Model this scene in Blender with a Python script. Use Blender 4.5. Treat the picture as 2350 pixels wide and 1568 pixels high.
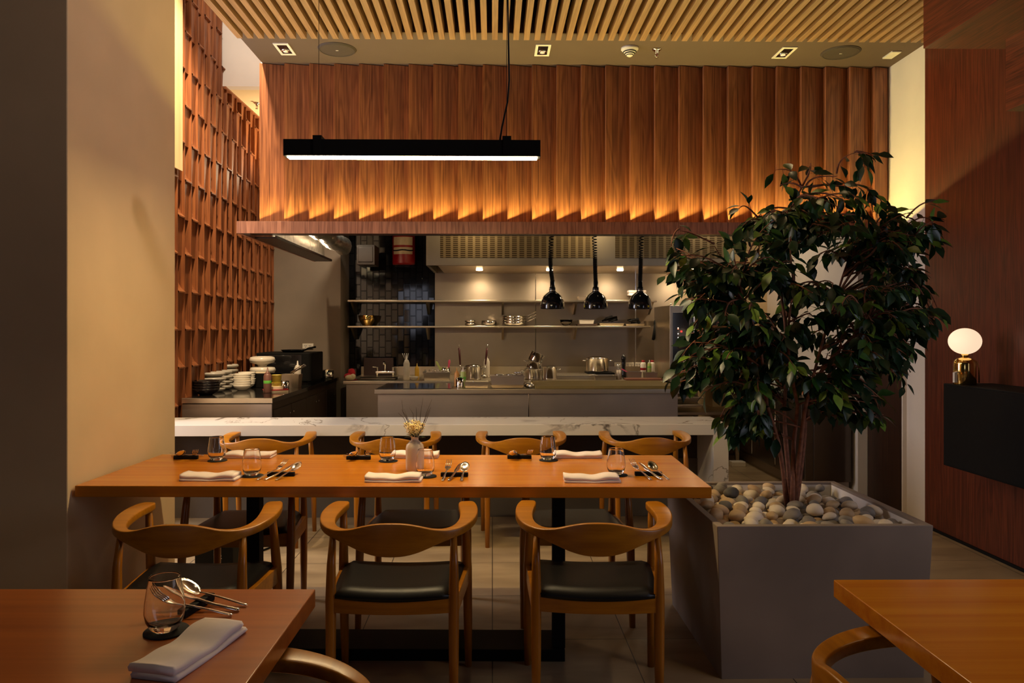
import bpy, math, random
from mathutils import Vector, Matrix
random.seed(7)
PI = math.pi
for o in list(bpy.data.objects): bpy.data.objects.remove(o)
S = bpy.context.scene
C = S.collection

# ------------------------------------------------------------ camera
FPX = 1720.0; CH = 1.4; YAW = math.radians(.95); CX = 1158.5; HY = 753.0
cam = bpy.data.cameras.new('camera'); co = bpy.data.objects.new('camera', cam); C.objects.link(co)
cam.sensor_width = 36; cam.lens = FPX/2350*36
cam.shift_x = (1175-CX)/2350; cam.shift_y = -(784-HY)/2350
cam.clip_start = .05
co.location = (0, 0, CH); co.rotation_euler = (PI/2, 0, -YAW)
S.camera = co

# ------------------------------------------------------------ world, light, exposure
S.view_settings.view_transform = 'Standard'; S.view_settings.look = 'None'
S.view_settings.gamma = 1; S.view_settings.use_curve_mapping = False
S.view_settings.exposure = 0.0
w = bpy.data.worlds.new('world'); S.world = w; w.use_nodes = True
w.node_tree.nodes['Background'].inputs[0].default_value = (.55, .62, .8, 1)
w.node_tree.nodes['Background'].inputs[1].default_value = .02
WARM = (1, .68, .34); WARM2 = (1, .76, .48); AMBER = (1, .80, .24)
def area(name, loc, rot, sx, sy, power, col, spread=180):
    l = bpy.data.lights.new(name, 'AREA'); l.shape = 'RECTANGLE'; l.size = sx; l.size_y = sy
    l.energy = power; l.color = col; l.spread = math.radians(spread)
    o = bpy.data.objects.new(name, l); C.objects.link(o); o.location = loc; o.rotation_euler = rot
    return o
def spot(name, loc, target, power, col, angle=70, blend=.5, r=.04):
    l = bpy.data.lights.new(name, 'SPOT'); l.energy = power; l.color = col
    l.spot_size = math.radians(angle); l.spot_blend = blend; l.shadow_soft_size = r
    o = bpy.data.objects.new(name, l); C.objects.link(o); o.location = loc
    d = Vector(target)-Vector(loc); o.rotation_euler = d.to_track_quat('-Z', 'Y').to_euler()
    return o
# unseen area lights added as cool daylight fill: right, left and behind the camera
area('daylight_fill', (3.12, 1.5, 1.5), (math.radians(90), 0, math.radians(90)), 1.4, 1.4, 15, (.86, .84, 1.0))
area('daylight_fill', (-3.35, 4.75, 2.1), (math.radians(90), 0, math.radians(-90)), .9, 2.4, 78, (.92, .90, 1.0))
area('daylight_fill', (-2.3, -3.6, 2.1), (math.radians(84), 0, math.radians(-12)), 1.0, 1.4, 7, (.86, .86, 1.0))  # placed so that the black tiles reflect it
# unseen spots added just under the slatted ceiling, without fixtures
spot('unseen_ceiling_spot', (-.6, 1.6, 3.3), (-1.2, 1.6, .7), 12, WARM2, 80, .8, .05)
spot('unseen_ceiling_spot', (1.9, 1.7, 3.3), (1.6, 1.9, .7), 24, WARM, 80, .8, .05)
spot('unseen_ceiling_spot', (1.2, 3.9, 3.3), (1.2, 4.2, 0), 16, WARM, 90, .8, .05)
spot('unseen_ceiling_spot', (-.3, 4.4, 3.3), (-.3, 5.05, .7), 60, WARM2, 62, 1.0, .06)
spot('unseen_ceiling_spot', (1.5, 4.6, 3.3), (1.3, 5.05, .7), 28, WARM, 60, 1.0, .06)
spot('unseen_ceiling_spot', (-1.5, 4.4, 3.3), (-1.5, 5.05, .7), 26, (1, .84, .68), 60, 1.0, .06)
spot('unseen_ceiling_spot', (2.45, 2.5, 3.25), (-1.72, 3.6, 3.1), 230, (1, .80, .68), 46, 1.0, .12)  # added to brighten the upper face of the pillar
# unseen spots around the light well over the wooden lattice at the left
spot('unseen_left_spot', (-1.95, 5.1, 4.45), (-2.43, 5.85, 2.2), 620, WARM2, 84, .9, .05)
spot('unseen_left_spot', (-2.0, 5.5, 4.3), (-2.0, 6.86, 4.0), 60, (1, .88, .74), 80, .9, .1)  # added to brighten the white bulkhead
spot('unseen_left_spot', (-1.95, 7.9, 2.9), (-2.1, 7.4, 3.6), 60, WARM2, 150, .9, .05)  # uplight added to brighten the cream ceiling

# ------------------------------------------------------------ pixel helpers
_F = (math.sin(YAW), math.cos(YAW)); _R = (math.cos(YAW), -math.sin(YAW))
def ray(x, y):
    a = (x-CX)/FPX; b = (HY-y)/FPX
    return (_F[0]+a*_R[0], _F[1]+a*_R[1], b)
def PY(x, y, Y):
    d = ray(x, y); t = Y/d[1]; return Vector((d[0]*t, Y, CH+d[2]*t))
def PZ(x, y, z):
    d = ray(x, y); t = (z-CH)/d[2]; return Vector((d[0]*t, d[1]*t, z))

# ------------------------------------------------------------ materials
def srgb(r, g, b):
    f = lambda c: (c/255/12.92) if c/255 <= .04045 else ((c/255+.055)/1.055)**2.4
    return (f(r), f(g), f(b), 1)
MATS = {}
def nt(name):
    m = bpy.data.materials.new(name); m.use_nodes = True; MATS[name] = m
    return m, m.node_tree.nodes, m.node_tree.links, m.node_tree.nodes['Principled BSDF']
def setp(p, **k):
    names = {'rough': 'Roughness', 'metal': 'Metallic', 'spec': 'Specular IOR Level', 'coat': 'Coat Weight', 'coatr': 'Coat Roughness',
             'trans': 'Transmission Weight', 'ior': 'IOR', 'sss': 'Subsurface Weight', 'sheen': 'Sheen Weight', 'aniso': 'Anisotropic', 'alpha': 'Alpha'}
    for a, b in k.items(): p.inputs[names[a]].default_value = b
def coords(n, l, scale=(1, 1, 1), rnd=True, kind='Object'):
    tc = n.new('ShaderNodeTexCoord'); mp = n.new('ShaderNodeMapping'); mp.inputs['Scale'].default_value = scale
    if rnd:
        oi = n.new('ShaderNodeObjectInfo'); mu = n.new('ShaderNodeMath'); mu.operation = 'MULTIPLY'; mu.inputs[1].default_value = 13.7
        l.new(oi.outputs['Random'], mu.inputs[0]); ad = n.new('ShaderNodeVectorMath'); ad.operation = 'ADD'
        l.new(tc.outputs[kind], ad.inputs[0]); l.new(mu.outputs[0], ad.inputs[1]); l.new(ad.outputs[0], mp.inputs['Vector'])
    else: l.new(tc.outputs[kind], mp.inputs['Vector'])
    return mp.outputs['Vector']
def ramp(n, l, src, stops):
    r = n.new('ShaderNodeValToRGB'); e = r.color_ramp.elements
    while len(e) > 2: e.remove(e[-1])
    e[0].position, e[0].color = stops[0]; e[1].position, e[1].color = stops[1]
    for p, c in stops[2:]:
        x = e.new(p); x.color = c
    l.new(src, r.inputs[0]); return r.outputs[0]
def noise(n, l, vec, scale, detail=4, dist=0, rough=.5):
    t = n.new('ShaderNodeTexNoise'); t.inputs['Scale'].default_value = scale; t.inputs['Detail'].default_value = detail
    t.inputs['Distortion'].default_value = dist; t.inputs['Roughness'].default_value = rough; l.new(vec, t.inputs['Vector'])
    return t.outputs['Fac']
def mix(n, l, a, b, fac, mode='MIX'):
    m = n.new('ShaderNodeMix'); m.data_type = 'RGBA'; m.blend_type = mode
    for v, i in ((fac, 0), (a, 6), (b, 7)):
        if hasattr(v, 'links') or hasattr(v, 'is_output'): l.new(v, m.inputs[i])
        else: m.inputs[i].default_value = v
    return m.outputs[2]
def bump(n, l, p, src, strength=.2, dist=.01):
    b = n.new('ShaderNodeBump'); b.inputs['Strength'].default_value = strength; b.inputs['Distance'].default_value = dist
    l.new(src, b.inputs['Height']); l.new(b.outputs[0], p.inputs['Normal'])
def plain(name, col, rough=.5, var=.0, vs=20, bmp=0, **k):
    m, n, l, p = nt(name); setp(p, rough=rough, **k)
    v = coords(n, l); f = noise(n, l, v, vs, 3)
    a = tuple(c*(1-var) for c in col[:3])+(1,); b = tuple(min(1, c*(1+var)) for c in col[:3])+(1,)
    l.new(ramp(n, l, f, [(.3, a), (.7, b)]), p.inputs['Base Color'])
    if bmp: bump(n, l, p, f, bmp, .004)
    return m
def wood(name, dark, light, axis='z', scale=1., rough=.4, figure=.5, coat=0., spec=.5):
    """grain runs along axis"""
    m, n, l, p = nt(name); setp(p, rough=rough, coat=coat, coatr=.15, spec=spec)
    s = {'x': (.6, 34, 34), 'y': (34, .6, 34), 'z': (34, 34, .6)}[axis]
    v = coords(n, l, tuple(c*scale for c in s))
    f1 = noise(n, l, v, 3.0, 5, .12, .6)
    s2 = {'x': (.6, 6, 6), 'y': (6, .6, 6), 'z': (6, 6, .6)}[axis]
    v2 = coords(n, l, tuple(c*scale for c in s2))
    f2 = noise(n, l, v2, 1.6, 2, .3)
    wv = n.new('ShaderNodeMath'); wv.operation = 'MULTIPLY'; wv.inputs[1].default_value = 50; l.new(f2, wv.inputs[0])
    sn = n.new('ShaderNodeMath'); sn.operation = 'SINE'; l.new(wv.outputs[0], sn.inputs[0])
    ma = n.new('ShaderNodeMath'); ma.operation = 'MULTIPLY_ADD'; ma.inputs[1].default_value = .14*figure; l.new(sn.outputs[0], ma.inputs[0]); l.new(f1, ma.inputs[2])
    l.new(ramp(n, l, ma.outputs[0], [(.28, dark), (.72, light)]), p.inputs['Base Color'])
    bump(n, l, p, f1, .08, .002)
    return m
def steel(name, col=(.62, .60, .57, 1), rough=.3, axis='x', var=.12):
    m, n, l, p = nt(name); setp(p, metal=1)
    s = {'x': (1, 60, 60), 'y': (60, 1, 60), 'z': (60, 60, 1)}[axis]
    f = noise(n, l, coords(n, l, s), 3, 3); g = noise(n, l, coords(n, l), 2.2, 3)
    a = tuple(c*(1-var) for c in col[:3])+(1,); b = tuple(min(1, c*(1+var)) for c in col[:3])+(1,)
    l.new(ramp(n, l, g, [(.3, a), (.7, b)]), p.inputs['Base Color'])
    mr = n.new('ShaderNodeMapRange'); mr.inputs[3].default_value = rough*.8; mr.inputs[4].default_value = rough*1.25
    l.new(f, mr.inputs[0]); l.new(mr.outputs[0], p.inputs['Roughness'])
    return m
def emit(name, col, strength):
    m, n, l, p = nt(name); p.inputs['Base Color'].default_value = (*col[:3], 1); p.inputs['Emission Color'].default_value = (*col[:3], 1)
    p.inputs['Emission Strength'].default_value = strength; return m

walnut = wood('walnut_veneer', srgb(98, 54, 34), srgb(178, 114, 74), 'z', 1.0, .42, .45)
walnut_x = wood('walnut_veneer_horizontal', srgb(124, 76, 54), srgb(188, 128, 94), 'z', 1.3, .36, .6)
redwood = wood('red_veneer', srgb(58, 20, 10), srgb(108, 48, 26), 'z', 1.2, .4, .5)
redwood_y = wood('red_veneer_soffit', srgb(62, 22, 12), srgb(120, 54, 30), 'y', 1.2, .4, .5)
lattice = wood('lattice_wood', srgb(92, 44, 20), srgb(162, 98, 52), 'z', .8, .5, .3)
slatwood = wood('slat_wood', srgb(128, 94, 64), srgb(176, 138, 98), 'y', .9, .45, .3)
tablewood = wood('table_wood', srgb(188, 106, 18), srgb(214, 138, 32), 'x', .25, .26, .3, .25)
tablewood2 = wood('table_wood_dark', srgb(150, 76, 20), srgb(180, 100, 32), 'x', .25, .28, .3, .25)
chairwood = wood('chair_wood', srgb(150, 90, 6), srgb(184, 120, 14), 'x', .4, .36, .2, .1)
chairwood_z = wood('chair_leg_wood', srgb(146, 86, 6), srgb(180, 114, 12), 'z', .4, .36, .2, .1)
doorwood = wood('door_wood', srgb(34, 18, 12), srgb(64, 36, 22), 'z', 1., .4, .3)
leather = plain('black_leather', (.007, .007, .008, 1), .40, .2, 300, .1, spec=.3)
blackmetal = plain('black_metal', (.006, .006, .006, 1), .6, .1, 40, spec=.15)
blackgloss = plain('black_enamel', (.008, .008, .009, 1), .12, .1, 10, coat=.6)
blackmatt = plain('black_matt', (.007, .0065, .006, 1), .65, .1, 30, spec=.12)
blackfelt = plain('black_felt', (.014, .014, .016, 1), .9, .2, 300)
plaster = plain('beige_plaster', srgb(206, 180, 142), .85, .05, 3, .1)
plaster_grey = plain('grey_plaster', srgb(128, 112, 100), .85, .06, 3, .15)
white_wall = plain('white_paint', srgb(224, 214, 202), .8, .03, 5, .05)
soffit_m = plain('brown_ceiling_paint', srgb(92, 74, 62), .8, .04, 4)
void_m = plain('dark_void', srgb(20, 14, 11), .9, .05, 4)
concrete = plain('concrete', srgb(128, 114, 98), .8, .10, 2.5, .12)
planter_m = plain('planter_concrete', srgb(138, 122, 108), .75, .20, 2.2, .3)
barwall_m = plain('bar_wall', srgb(92, 84, 76), .7, .07, 3)
barback_m = plain('bar_recess_laminate', srgb(48, 34, 26), .6, .07, 6)
liner = plain('white_liner', srgb(224, 216, 206), .7, .05, 9)
soil = plain('soil', srgb(52, 42, 34), .95, .3, 60, .5)
napkin_m = plain('napkin_linen', srgb(236, 222, 216), .9, .03, 30, .1)
ceramic = plain('cream_ceramic', srgb(226, 208, 184), .3, .04, 12)
ceramic_grey = plain('grey_ceramic', srgb(178, 170, 156), .35, .05, 12)
ceramic_white = plain('white_ceramic', srgb(232, 222, 204), .22, .03, 12)
ceramic_black = plain('black_ceramic', srgb(30, 24, 22), .22, .15, 12)
st = steel('brushed_steel', (.58, .50, .38, 1), .32, 'x')
st_wall = steel('steel_wall_panel', (.36, .30, .235, 1), .36, 'x', .08)
st_soft = steel('steel_soft', (.44, .37, .31, 1), .46, 'x')
st_dark = steel('dark_steel', (.20, .16, .13, 1), .35, 'z')
chrome = steel('polished_steel', (.80, .77, .72, 1), .12, 'z', .03)
cutlery_m = steel('cutlery_steel', (.82, .78, .72, 1), .16, 'y', .03)
brass = steel('polished_brass', (.85, .60, .20, 1), .12, 'z', .04)
foil = steel('foil_duct', (.75, .72, .66, 1), .28, 'z', .1)
counter_black = plain('black_counter_glass', (.012, .010, .009, 1), .1, .1, 10)
dark_cab = plain('dark_cabinet', srgb(62, 48, 38), .4, .08, 6)
plastic_white = plain('white_plastic', srgb(228, 220, 206), .45, .02, 10)
plastic_clear = plain('translucent_plastic', srgb(206, 196, 178), .4, .04, 10)
yellow_p = plain('yellow_plastic', srgb(206, 160, 40), .45, .05, 10)
yellow_cup = plain('yellow_cup_plastic', srgb(222, 200, 90), .4, .12, 40)
brown_sauce = plain('brown_sauce', srgb(128, 88, 76), .4, .05, 10)
green_tape = plain('green_tape', srgb(120, 214, 84), .5, .03, 10)
lime_s = plain('lime_sauce', srgb(190, 204, 120), .4, .1, 30)
orange_s = plain('orange_sauce', srgb(222, 158, 88), .4, .05, 30)
pink_p = plain('pink_silicone', srgb(232, 92, 128), .5, .03, 10)
red_m = plain('red_paint', srgb(150, 16, 22), .3, .05, 10)
red_cloth = plain('red_cloth', srgb(168, 24, 34), .9, .1, 30)
beige_cloth = plain('beige_cloth', srgb(198, 178, 140), .95, .1, 30)
cream_label = plain('cream_label', srgb(206, 184, 146), .6, .06, 60)
olive_board = plain('olive_chopping_board', srgb(132, 112, 58), .6, .05, 8)
red_board = plain('red_chopping_board', srgb(126, 74, 52), .6, .05, 8)
brown_panel = plain('brown_board', srgb(58, 36, 30), .5, .05, 8)
handle_red = plain('dark_red_handle', srgb(70, 14, 12), .35, .05, 8)
paper = plain('paper', srgb(232, 214, 180), .8, .03, 10)
bark = plain('bark', srgb(140, 88, 60), .8, .35, 45, .5)
twig_m = plain('dark_twig', srgb(58, 38, 26), .8, .3, 60)
flower_m = plain('cream_flower', srgb(255, 232, 168), .7, .08, 60)
leafdark = plain('leaf_dark', srgb(26, 54, 28), .38, .35, 25, .2, spec=.5)
leafmid = plain('leaf_green', srgb(48, 84, 28), .36, .3, 25, .2)
leaflime = plain('leaf_lime', srgb(108, 142, 48), .4, .25, 25, .2)
orange_obj = plain('orange_plastic', srgb(196, 96, 30), .5, .1, 10)

# glass
def glass(name, rough=0.0, col=(1, 1, 1, 1)):
    m, n, l, p = nt(name); setp(p, rough=rough, trans=1, ior=1.45); p.inputs['Base Color'].default_value = col; p.inputs['IOR'].default_value = 1.32; return m
clear = glass('clear_glass')
# tiles of the floor
def floor_mat():
    m, n, l, p = nt('floor_tile'); setp(p, rough=.38)
    tc = n.new('ShaderNodeTexCoord'); sp = n.new('ShaderNodeSeparateXYZ'); l.new(tc.outputs['Object'], sp.inputs[0])
    outs = []
    for ax, off, pitch in (('X', .0, .60), ('Y', 4.468, .552)):
        a = n.new('ShaderNodeMath'); a.operation = 'SUBTRACT'; a.inputs[1].default_value = off; l.new(sp.outputs[ax], a.inputs[0])
        b = n.new('ShaderNodeMath'); b.operation = 'PINGPONG'; b.inputs[1].default_value = pitch/2; l.new(a.outputs[0], b.inputs[0])
        c = n.new('ShaderNodeMath'); c.operation = 'LESS_THAN'; c.inputs[1].default_value = .0022; l.new(b.outputs[0], c.inputs[0])
        outs.append(c.outputs[0])
    mx = n.new('ShaderNodeMath'); mx.operation = 'MAXIMUM'; l.new(outs[0], mx.inputs[0]); l.new(outs[1], mx.inputs[1])
    v = coords(n, l, (1, 3, 1), False); f = noise(n, l, v, 2.2, 5, .5)
    base = ramp(n, l, f, [(.3, srgb(134, 114, 86)), (.7, srgb(170, 148, 114))])
    l.new(mix(n, l, base, srgb(48, 38, 30), mx.outputs[0]), p.inputs['Base Color'])
    return m
floor_m = floor_mat()
def marble_mat():
    m, n, l, p = nt('white_marble'); setp(p, rough=.22)
    v = coords(n, l, (1, 1, 1), False)
    def vein(scale, dist, wd, seedoff):
        mp = n.new('ShaderNodeMapping'); mp.inputs['Location'].default_value = seedoff; mp.inputs['Rotation'].default_value = (.3, .4, .5); l.new(v, mp.inputs[0])
        f = noise(n, l, mp.outputs[0], scale, 7, dist, .55)
        s = n.new('ShaderNodeMath'); s.operation = 'SUBTRACT'; s.inputs[1].default_value = .5; l.new(f, s.inputs[0])
        a = n.new('ShaderNodeMath'); a.operation = 'ABSOLUTE'; l.new(s.outputs[0], a.inputs[0])
        r = n.new('ShaderNodeMapRange'); r.inputs[1].default_value = 0; r.inputs[2].default_value = wd; r.inputs[3].default_value = 1; r.inputs[4].default_value = 0; l.new(a.outputs[0], r.inputs[0])
        return r.outputs[0]
    a = vein(1.1, .6, .006, (3, 1, 2)); b = vein(1.8, 1.2, .045, (7, 2, 9))
    msk = noise(n, l, v, 1.7, 2); mk = n.new('ShaderNodeMapRange'); mk.inputs[1].default_value = .57; mk.inputs[2].default_value = .67; l.new(msk, mk.inputs[0])
    mu = n.new('ShaderNodeMath'); mu.operation = 'MULTIPLY'; l.new(b, mu.inputs[0]); l.new(mk.outputs[0], mu.inputs[1])
    c1 = mix(n, l, srgb(222, 216, 206), srgb(146, 136, 122), a)
    c2 = mix(n, l, c1, srgb(96, 88, 84), mu.outputs[0])
    l.new(c2, p.inputs['Base Color']); return m
marble = marble_mat()
def pebble_mat(name, a, b):
    m, n, l, p = nt(name); setp(p, rough=.6)
    f = noise(n, l, coords(n, l), 14, 5, .4); g = noise(n, l, coords(n, l), 120, 2)
    c = ramp(n, l, f, [(.3, a), (.7, b)])
    l.new(c, p.inputs['Base Color']); bump(n, l, p, g, .15, .002); return m
peb = [pebble_mat('pebble_cream', srgb(214, 196, 168), srgb(232, 218, 196)), pebble_mat('pebble_grey', srgb(112, 106, 98), srgb(148, 138, 126)),
       pebble_mat('pebble_tan', srgb(170, 140, 100), srgb(206, 176, 134)), pebble_mat('pebble_dark', srgb(78, 76, 74), srgb(112, 106, 100))]
def vent_mat():
    """rows of short louvre slots cut in brushed steel"""
    m, n, l, p = nt('louvred_steel'); setp(p, metal=1, rough=.36)
    tc = n.new('ShaderNodeTexCoord'); sp = n.new('ShaderNodeSeparateXYZ'); l.new(tc.outputs['Object'], sp.inputs[0])
    res = []
    for ax, pitch, lim in (('X', .0765, .025), ('Z', .0205, .0055)):
        b = n.new('ShaderNodeMath'); b.operation = 'PINGPONG'; b.inputs[1].default_value = pitch/2; l.new(sp.outputs[ax], b.inputs[0])
        c = n.new('ShaderNodeMath'); c.operation = 'LESS_THAN'; c.inputs[1].default_value = lim; l.new(b.outputs[0], c.inputs[0]); res.append(c.outputs[0])
    mu = n.new('ShaderNodeMath'); mu.operation = 'MULTIPLY'; l.new(res[0], mu.inputs[0]); l.new(res[1], mu.inputs[1])
    l.new(mix(n, l, (.44, .33, .18, 1), (.09, .06, .035, 1), mu.outputs[0]), p.inputs['Base Color'])
    iv = n.new('ShaderNodeMath'); iv.operation = 'SUBTRACT'; iv.inputs[0].default_value = 1; l.new(mu.outputs[0], iv.inputs[1])
    bump(n, l, p, iv.outputs[0], .6, .004); return m
vent_m = vent_mat()

# ------------------------------------------------------------ mesh builder
class MB:
    def __init__(s): s.v = []; s.f = []; s.sm = []; s.mi = []
    def add(s, vs, fs, smooth=False, mi=0):
        o = len(s.v); s.v += [tuple(v) for v in vs]
        for f in fs: s.f.append(tuple(i+o for i in f)); s.sm.append(smooth); s.mi.append(mi)
        return s
    def box(s, x0, x1, y0, y1, z0, z1, mi=0):
        v = [(x, y, z) for x in (x0, x1) for y in (y0, y1) for z in (z0, z1)]
        return s.add(v, [(0, 1, 3, 2), (4, 6, 7, 5), (0, 4, 5, 1), (2, 3, 7, 6), (0, 2, 6, 4), (1, 5, 7, 3)], False, mi)
    def loft(s, secs, closed=False, caps=True, smooth=True, mi=0):
        n = len(secs[0]); vs = [p for c in secs for p in c]; fs = []
        m = len(secs)
        for i in range(m if closed else m-1):
            a = i*n; b = ((i+1) % m)*n
            for j in range(n):
                k = (j+1) % n; fs.append((a+j, a+k, b+k, b+j))
        if caps and not closed: fs.append(tuple(range(n-1, -1, -1))); fs.append(tuple((m-1)*n+j for j in range(n)))
        return s.add(vs, fs, smooth, mi)
    def tube(s, pts, r, n=8, caps=True, mi=0, up=None):
        pts = [Vector(p) for p in pts]; rs = r if isinstance(r, (list, tuple)) else [r]*len(pts)
        secs = []; nrm = None
        for i, p in enumerate(pts):
            t = (pts[min(i+1, len(pts)-1)]-pts[max(i-1, 0)]).normalized()
            if nrm is None:
                a = Vector((0, 0, 1)) if abs(t.z) < .9 else Vector((1, 0, 0)); nrm = t.cross(a).normalized()
            else: nrm = (nrm-t*nrm.dot(t)).normalized()
            b = t.cross(nrm)
            secs.append([p+(nrm*math.cos(2*PI*j/n)+b*math.sin(2*PI*j/n))*rs[i] for j in range(n)])
        return s.loft(secs, caps=caps, mi=mi)
    def lathe(s, prof, n=28, c=(0, 0, 0), caps=True, mi=0, sx=1, sy=1):
        secs = [[(c[0]+r*math.cos(2*PI*j/n)*sx, c[1]+r*math.sin(2*PI*j/n)*sy, c[2]+z) for j in range(n)] for r, z in prof]
        return s.loft(secs, caps=caps, mi=mi)
    def ball(s, c, rx, ry, rz, n=16, m=10, mi=0):
        prof = [(max(math.sin(PI*i/m), 1e-4), -math.cos(PI*i/m)) for i in range(m+1)]
        secs = [[(c[0]+rx*r*math.cos(2*PI*j/n), c[1]+ry*r*math.sin(2*PI*j/n), c[2]+rz*z) for j in range(n)] for r, z in prof]
        return s.loft(secs, mi=mi)
    def prism(s, poly, z0, z1, mi=0):
        n = len(poly); v = [(x, y, z0) for x, y in poly]+[(x, y, z1) for x, y in poly]
        return s.add(v, [tuple(range(n-1, -1, -1)), tuple(range(n, 2*n))]+[(i, (i+1) % n, (i+1) % n+n, i+n) for i in range(n)], False, mi)
    def xform(s, M, start=0):
        for i in range(start, len(s.v)): s.v[i] = tuple(M @ Vector(s.v[i]))
        return s
    def build(s, name, mat, parent=None, bevel=0, seg=2, sub=0, loc=None):
        me = bpy.data.meshes.new(name); me.from_pydata(s.v, [], s.f); me.validate()
        me.polygons.foreach_set('use_smooth', s.sm[:len(me.polygons)])
        for m in (mat if isinstance(mat, (list, tuple)) else [mat]): me.materials.append(m)
        if any(s.mi): me.polygons.foreach_set('material_index', s.mi[:len(me.polygons)])
        me.update()
        o = bpy.data.objects.new(name, me); C.objects.link(o)
        if parent: o.parent = parent
        if loc: o.location = loc
        if bevel:
            b = o.modifiers.new('bevel', 'BEVEL'); b.width = bevel; b.segments = seg; b.limit_method = 'ANGLE'; b.angle_limit = math.radians(50)
            for p in me.polygons: p.use_smooth = True
            wn = o.modifiers.new('wn', 'WEIGHTED_NORMAL')
        if sub:
            u = o.modifiers.new('sub', 'SUBSURF'); u.levels = sub; u.render_levels = sub
        return o
def tag(o, label=None, cat=None, group=None, kind=None):
    if label: o['label'] = label
    if cat: o['category'] = cat
    if group: o['group'] = group
    if kind: o['kind'] = kind
    return o
def thing(name, label, cat, loc=(0, 0, 0), rz=0, group=None):
    o = bpy.data.objects.new(name, None); C.objects.link(o); o.empty_display_size = .1
    o.location = loc; o.rotation_euler = (0, 0, rz); return tag(o, label, cat, group)
def solo(mb, name, mat, label, cat, group=None, loc=None, rz=0, **k):
    o = mb.build(name, mat, None, loc=loc, **k); o.rotation_euler = (0, 0, rz); return tag(o, label, cat, group)
def struct(mb, name, mat, parent=None, label=None, **k):
    o = mb.build(name, mat, parent, **k)
    if not parent: o['kind'] = 'structure'
    if label: o['label'] = label
    return o
def dup(root, loc, rz=0, label=None, group=None, scale=None):
    r = root.copy(); C.objects.link(r); r.location = loc; r.rotation_euler = (0, 0, rz)
    if label: r['label'] = label
    if group: r['group'] = group
    if scale: r.scale = scale
    for ch in list(root.children):
        c = ch.copy(); C.objects.link(c); c.parent = r
        for g in list(ch.children):
            d = g.copy(); C.objects.link(d); d.parent = c
    return r
def rbox(x0, x1, y0, y1, z0, z1): return MB().box(x0, x1, y0, y1, z0, z1)

# ============================================================ SETTING
WL = -2.51; WR = 3.05; BK = 8.9; CK = 8.4
struct(rbox(-5, 5, -4, 9.2, -.1, 0), 'floor', floor_m)
# pillar at the left
struct(rbox(-3.4, -1.735, 3.09, 4.13, 0, 4.7), 'wall_pillar', [plaster], label='plastered pillar standing at the left end of the long table', bevel=.006)
# lattice wall
def lattice_wall():
    b = MB(); pitch = .1345; per = .592
    n = int((CK-5.35)/pitch)+1
    for k in range(n):
        y1 = CK-k*pitch; y0 = y1-pitch; top = 3.6 if (y0+y1)/2 > 6.86 else 4.7
        b.box(WL-.02, WL+.074, y1-.005, y1+.005, 0, top)
        z = -per*(.5 if k % 2 else 0)-.10
        ya, yb = y0+.006, y1-.006
        while z < top:
            # recessed cell whose foot sweeps out to a lip, then a flat board above it
            prof = [(.082, 0), (.082, .010), (.050, .04), (.022, .09), (.006, .15), (-.01, .22), (-.01, .296), (.050, .296), (.060, .592)]
            pts = [(WL+dx, z+dz) for dx, dz in prof]
            pts = [(x, min(max(zz, 0), top)) for x, zz in pts]
            v = [(x, ya, zz) for x, zz in pts]+[(x, yb, zz) for x, zz in pts]; m = len(pts)
            b.add(v, [(i, i+1, i+1+m, i+m) for i in range(m-1) if abs(pts[i][1]-pts[i+1][1])+abs(pts[i][0]-pts[i+1][0]) > 1e-5], False)
            if 0 < z < top: b.add([(WL-.02, ya, z), (WL-.02, yb, z), (WL+.082, yb, z), (WL+.082, ya, z)], [(0, 1, 2, 3)])
            z += per
    b.box(WL-.06, WL-.02, 5.35, CK, 0, 3.6); b.box(WL-.06, WL-.02, 5.35, 6.86, 3.6, 4.7)
    b.box(WL-.02, WL+.086, 6.86, CK, 3.585, 3.60)
    return b
struct(lattice_wall(), 'wall_left', lattice, label='tall lattice wall of staggered wooden boards beside the pillar')
struct(rbox(-3.4, WL-.065, 5.3, 9.2, 0, 4.7), 'wall_left_outer', plaster)
# rear end of the dining side light well
struct(rbox(WL, -1.70, 6.86, 6.96, 3.6, 4.7), 'wall_bulkhead', white_wall, label='white bulkhead above the cream ceiling')
struct(rbox(WL-.5, 3.6, 4.0, 6.9, 4.7, 4.8), 'ceiling_high', white_wall)
struct(rbox(WL, -1.78, 6.96, 9.2, 3.6, 3.7), 'ceiling_kitchen_side', plain('cream_ceiling', srgb(232, 208, 160), .8, .03, 4))
struct(rbox(-3.4, -1.695, CK, CK+.5, 0, 3.6), 'wall_concrete', concrete, label='bare concrete wall behind the black appliance')
struct(rbox(-1.80, -1.70, CK+.5, BK+.3, 0, 3.6), 'wall_concrete_return', concrete)
struct(rbox(-1.78, -1.70, 5.80, 9.2, 2.76, 4.7), 'wall_over_kitchen', white_wall)
# soffit over the pass
struct(rbox(-1.745, 3.06, 5.10, 5.86, 3.41, 3.62), 'ceiling_soffit', soffit_m, label='brown painted soffit above the walnut cladding')
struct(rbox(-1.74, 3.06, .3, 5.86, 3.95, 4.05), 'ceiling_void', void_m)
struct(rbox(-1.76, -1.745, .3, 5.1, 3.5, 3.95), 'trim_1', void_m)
# kitchen shell
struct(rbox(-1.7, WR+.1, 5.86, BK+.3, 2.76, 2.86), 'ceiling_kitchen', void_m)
struct(rbox(-1.7, 3.4, BK+.02, BK+.2, 0, 2.76), 'wall_back', plaster_grey)
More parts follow.
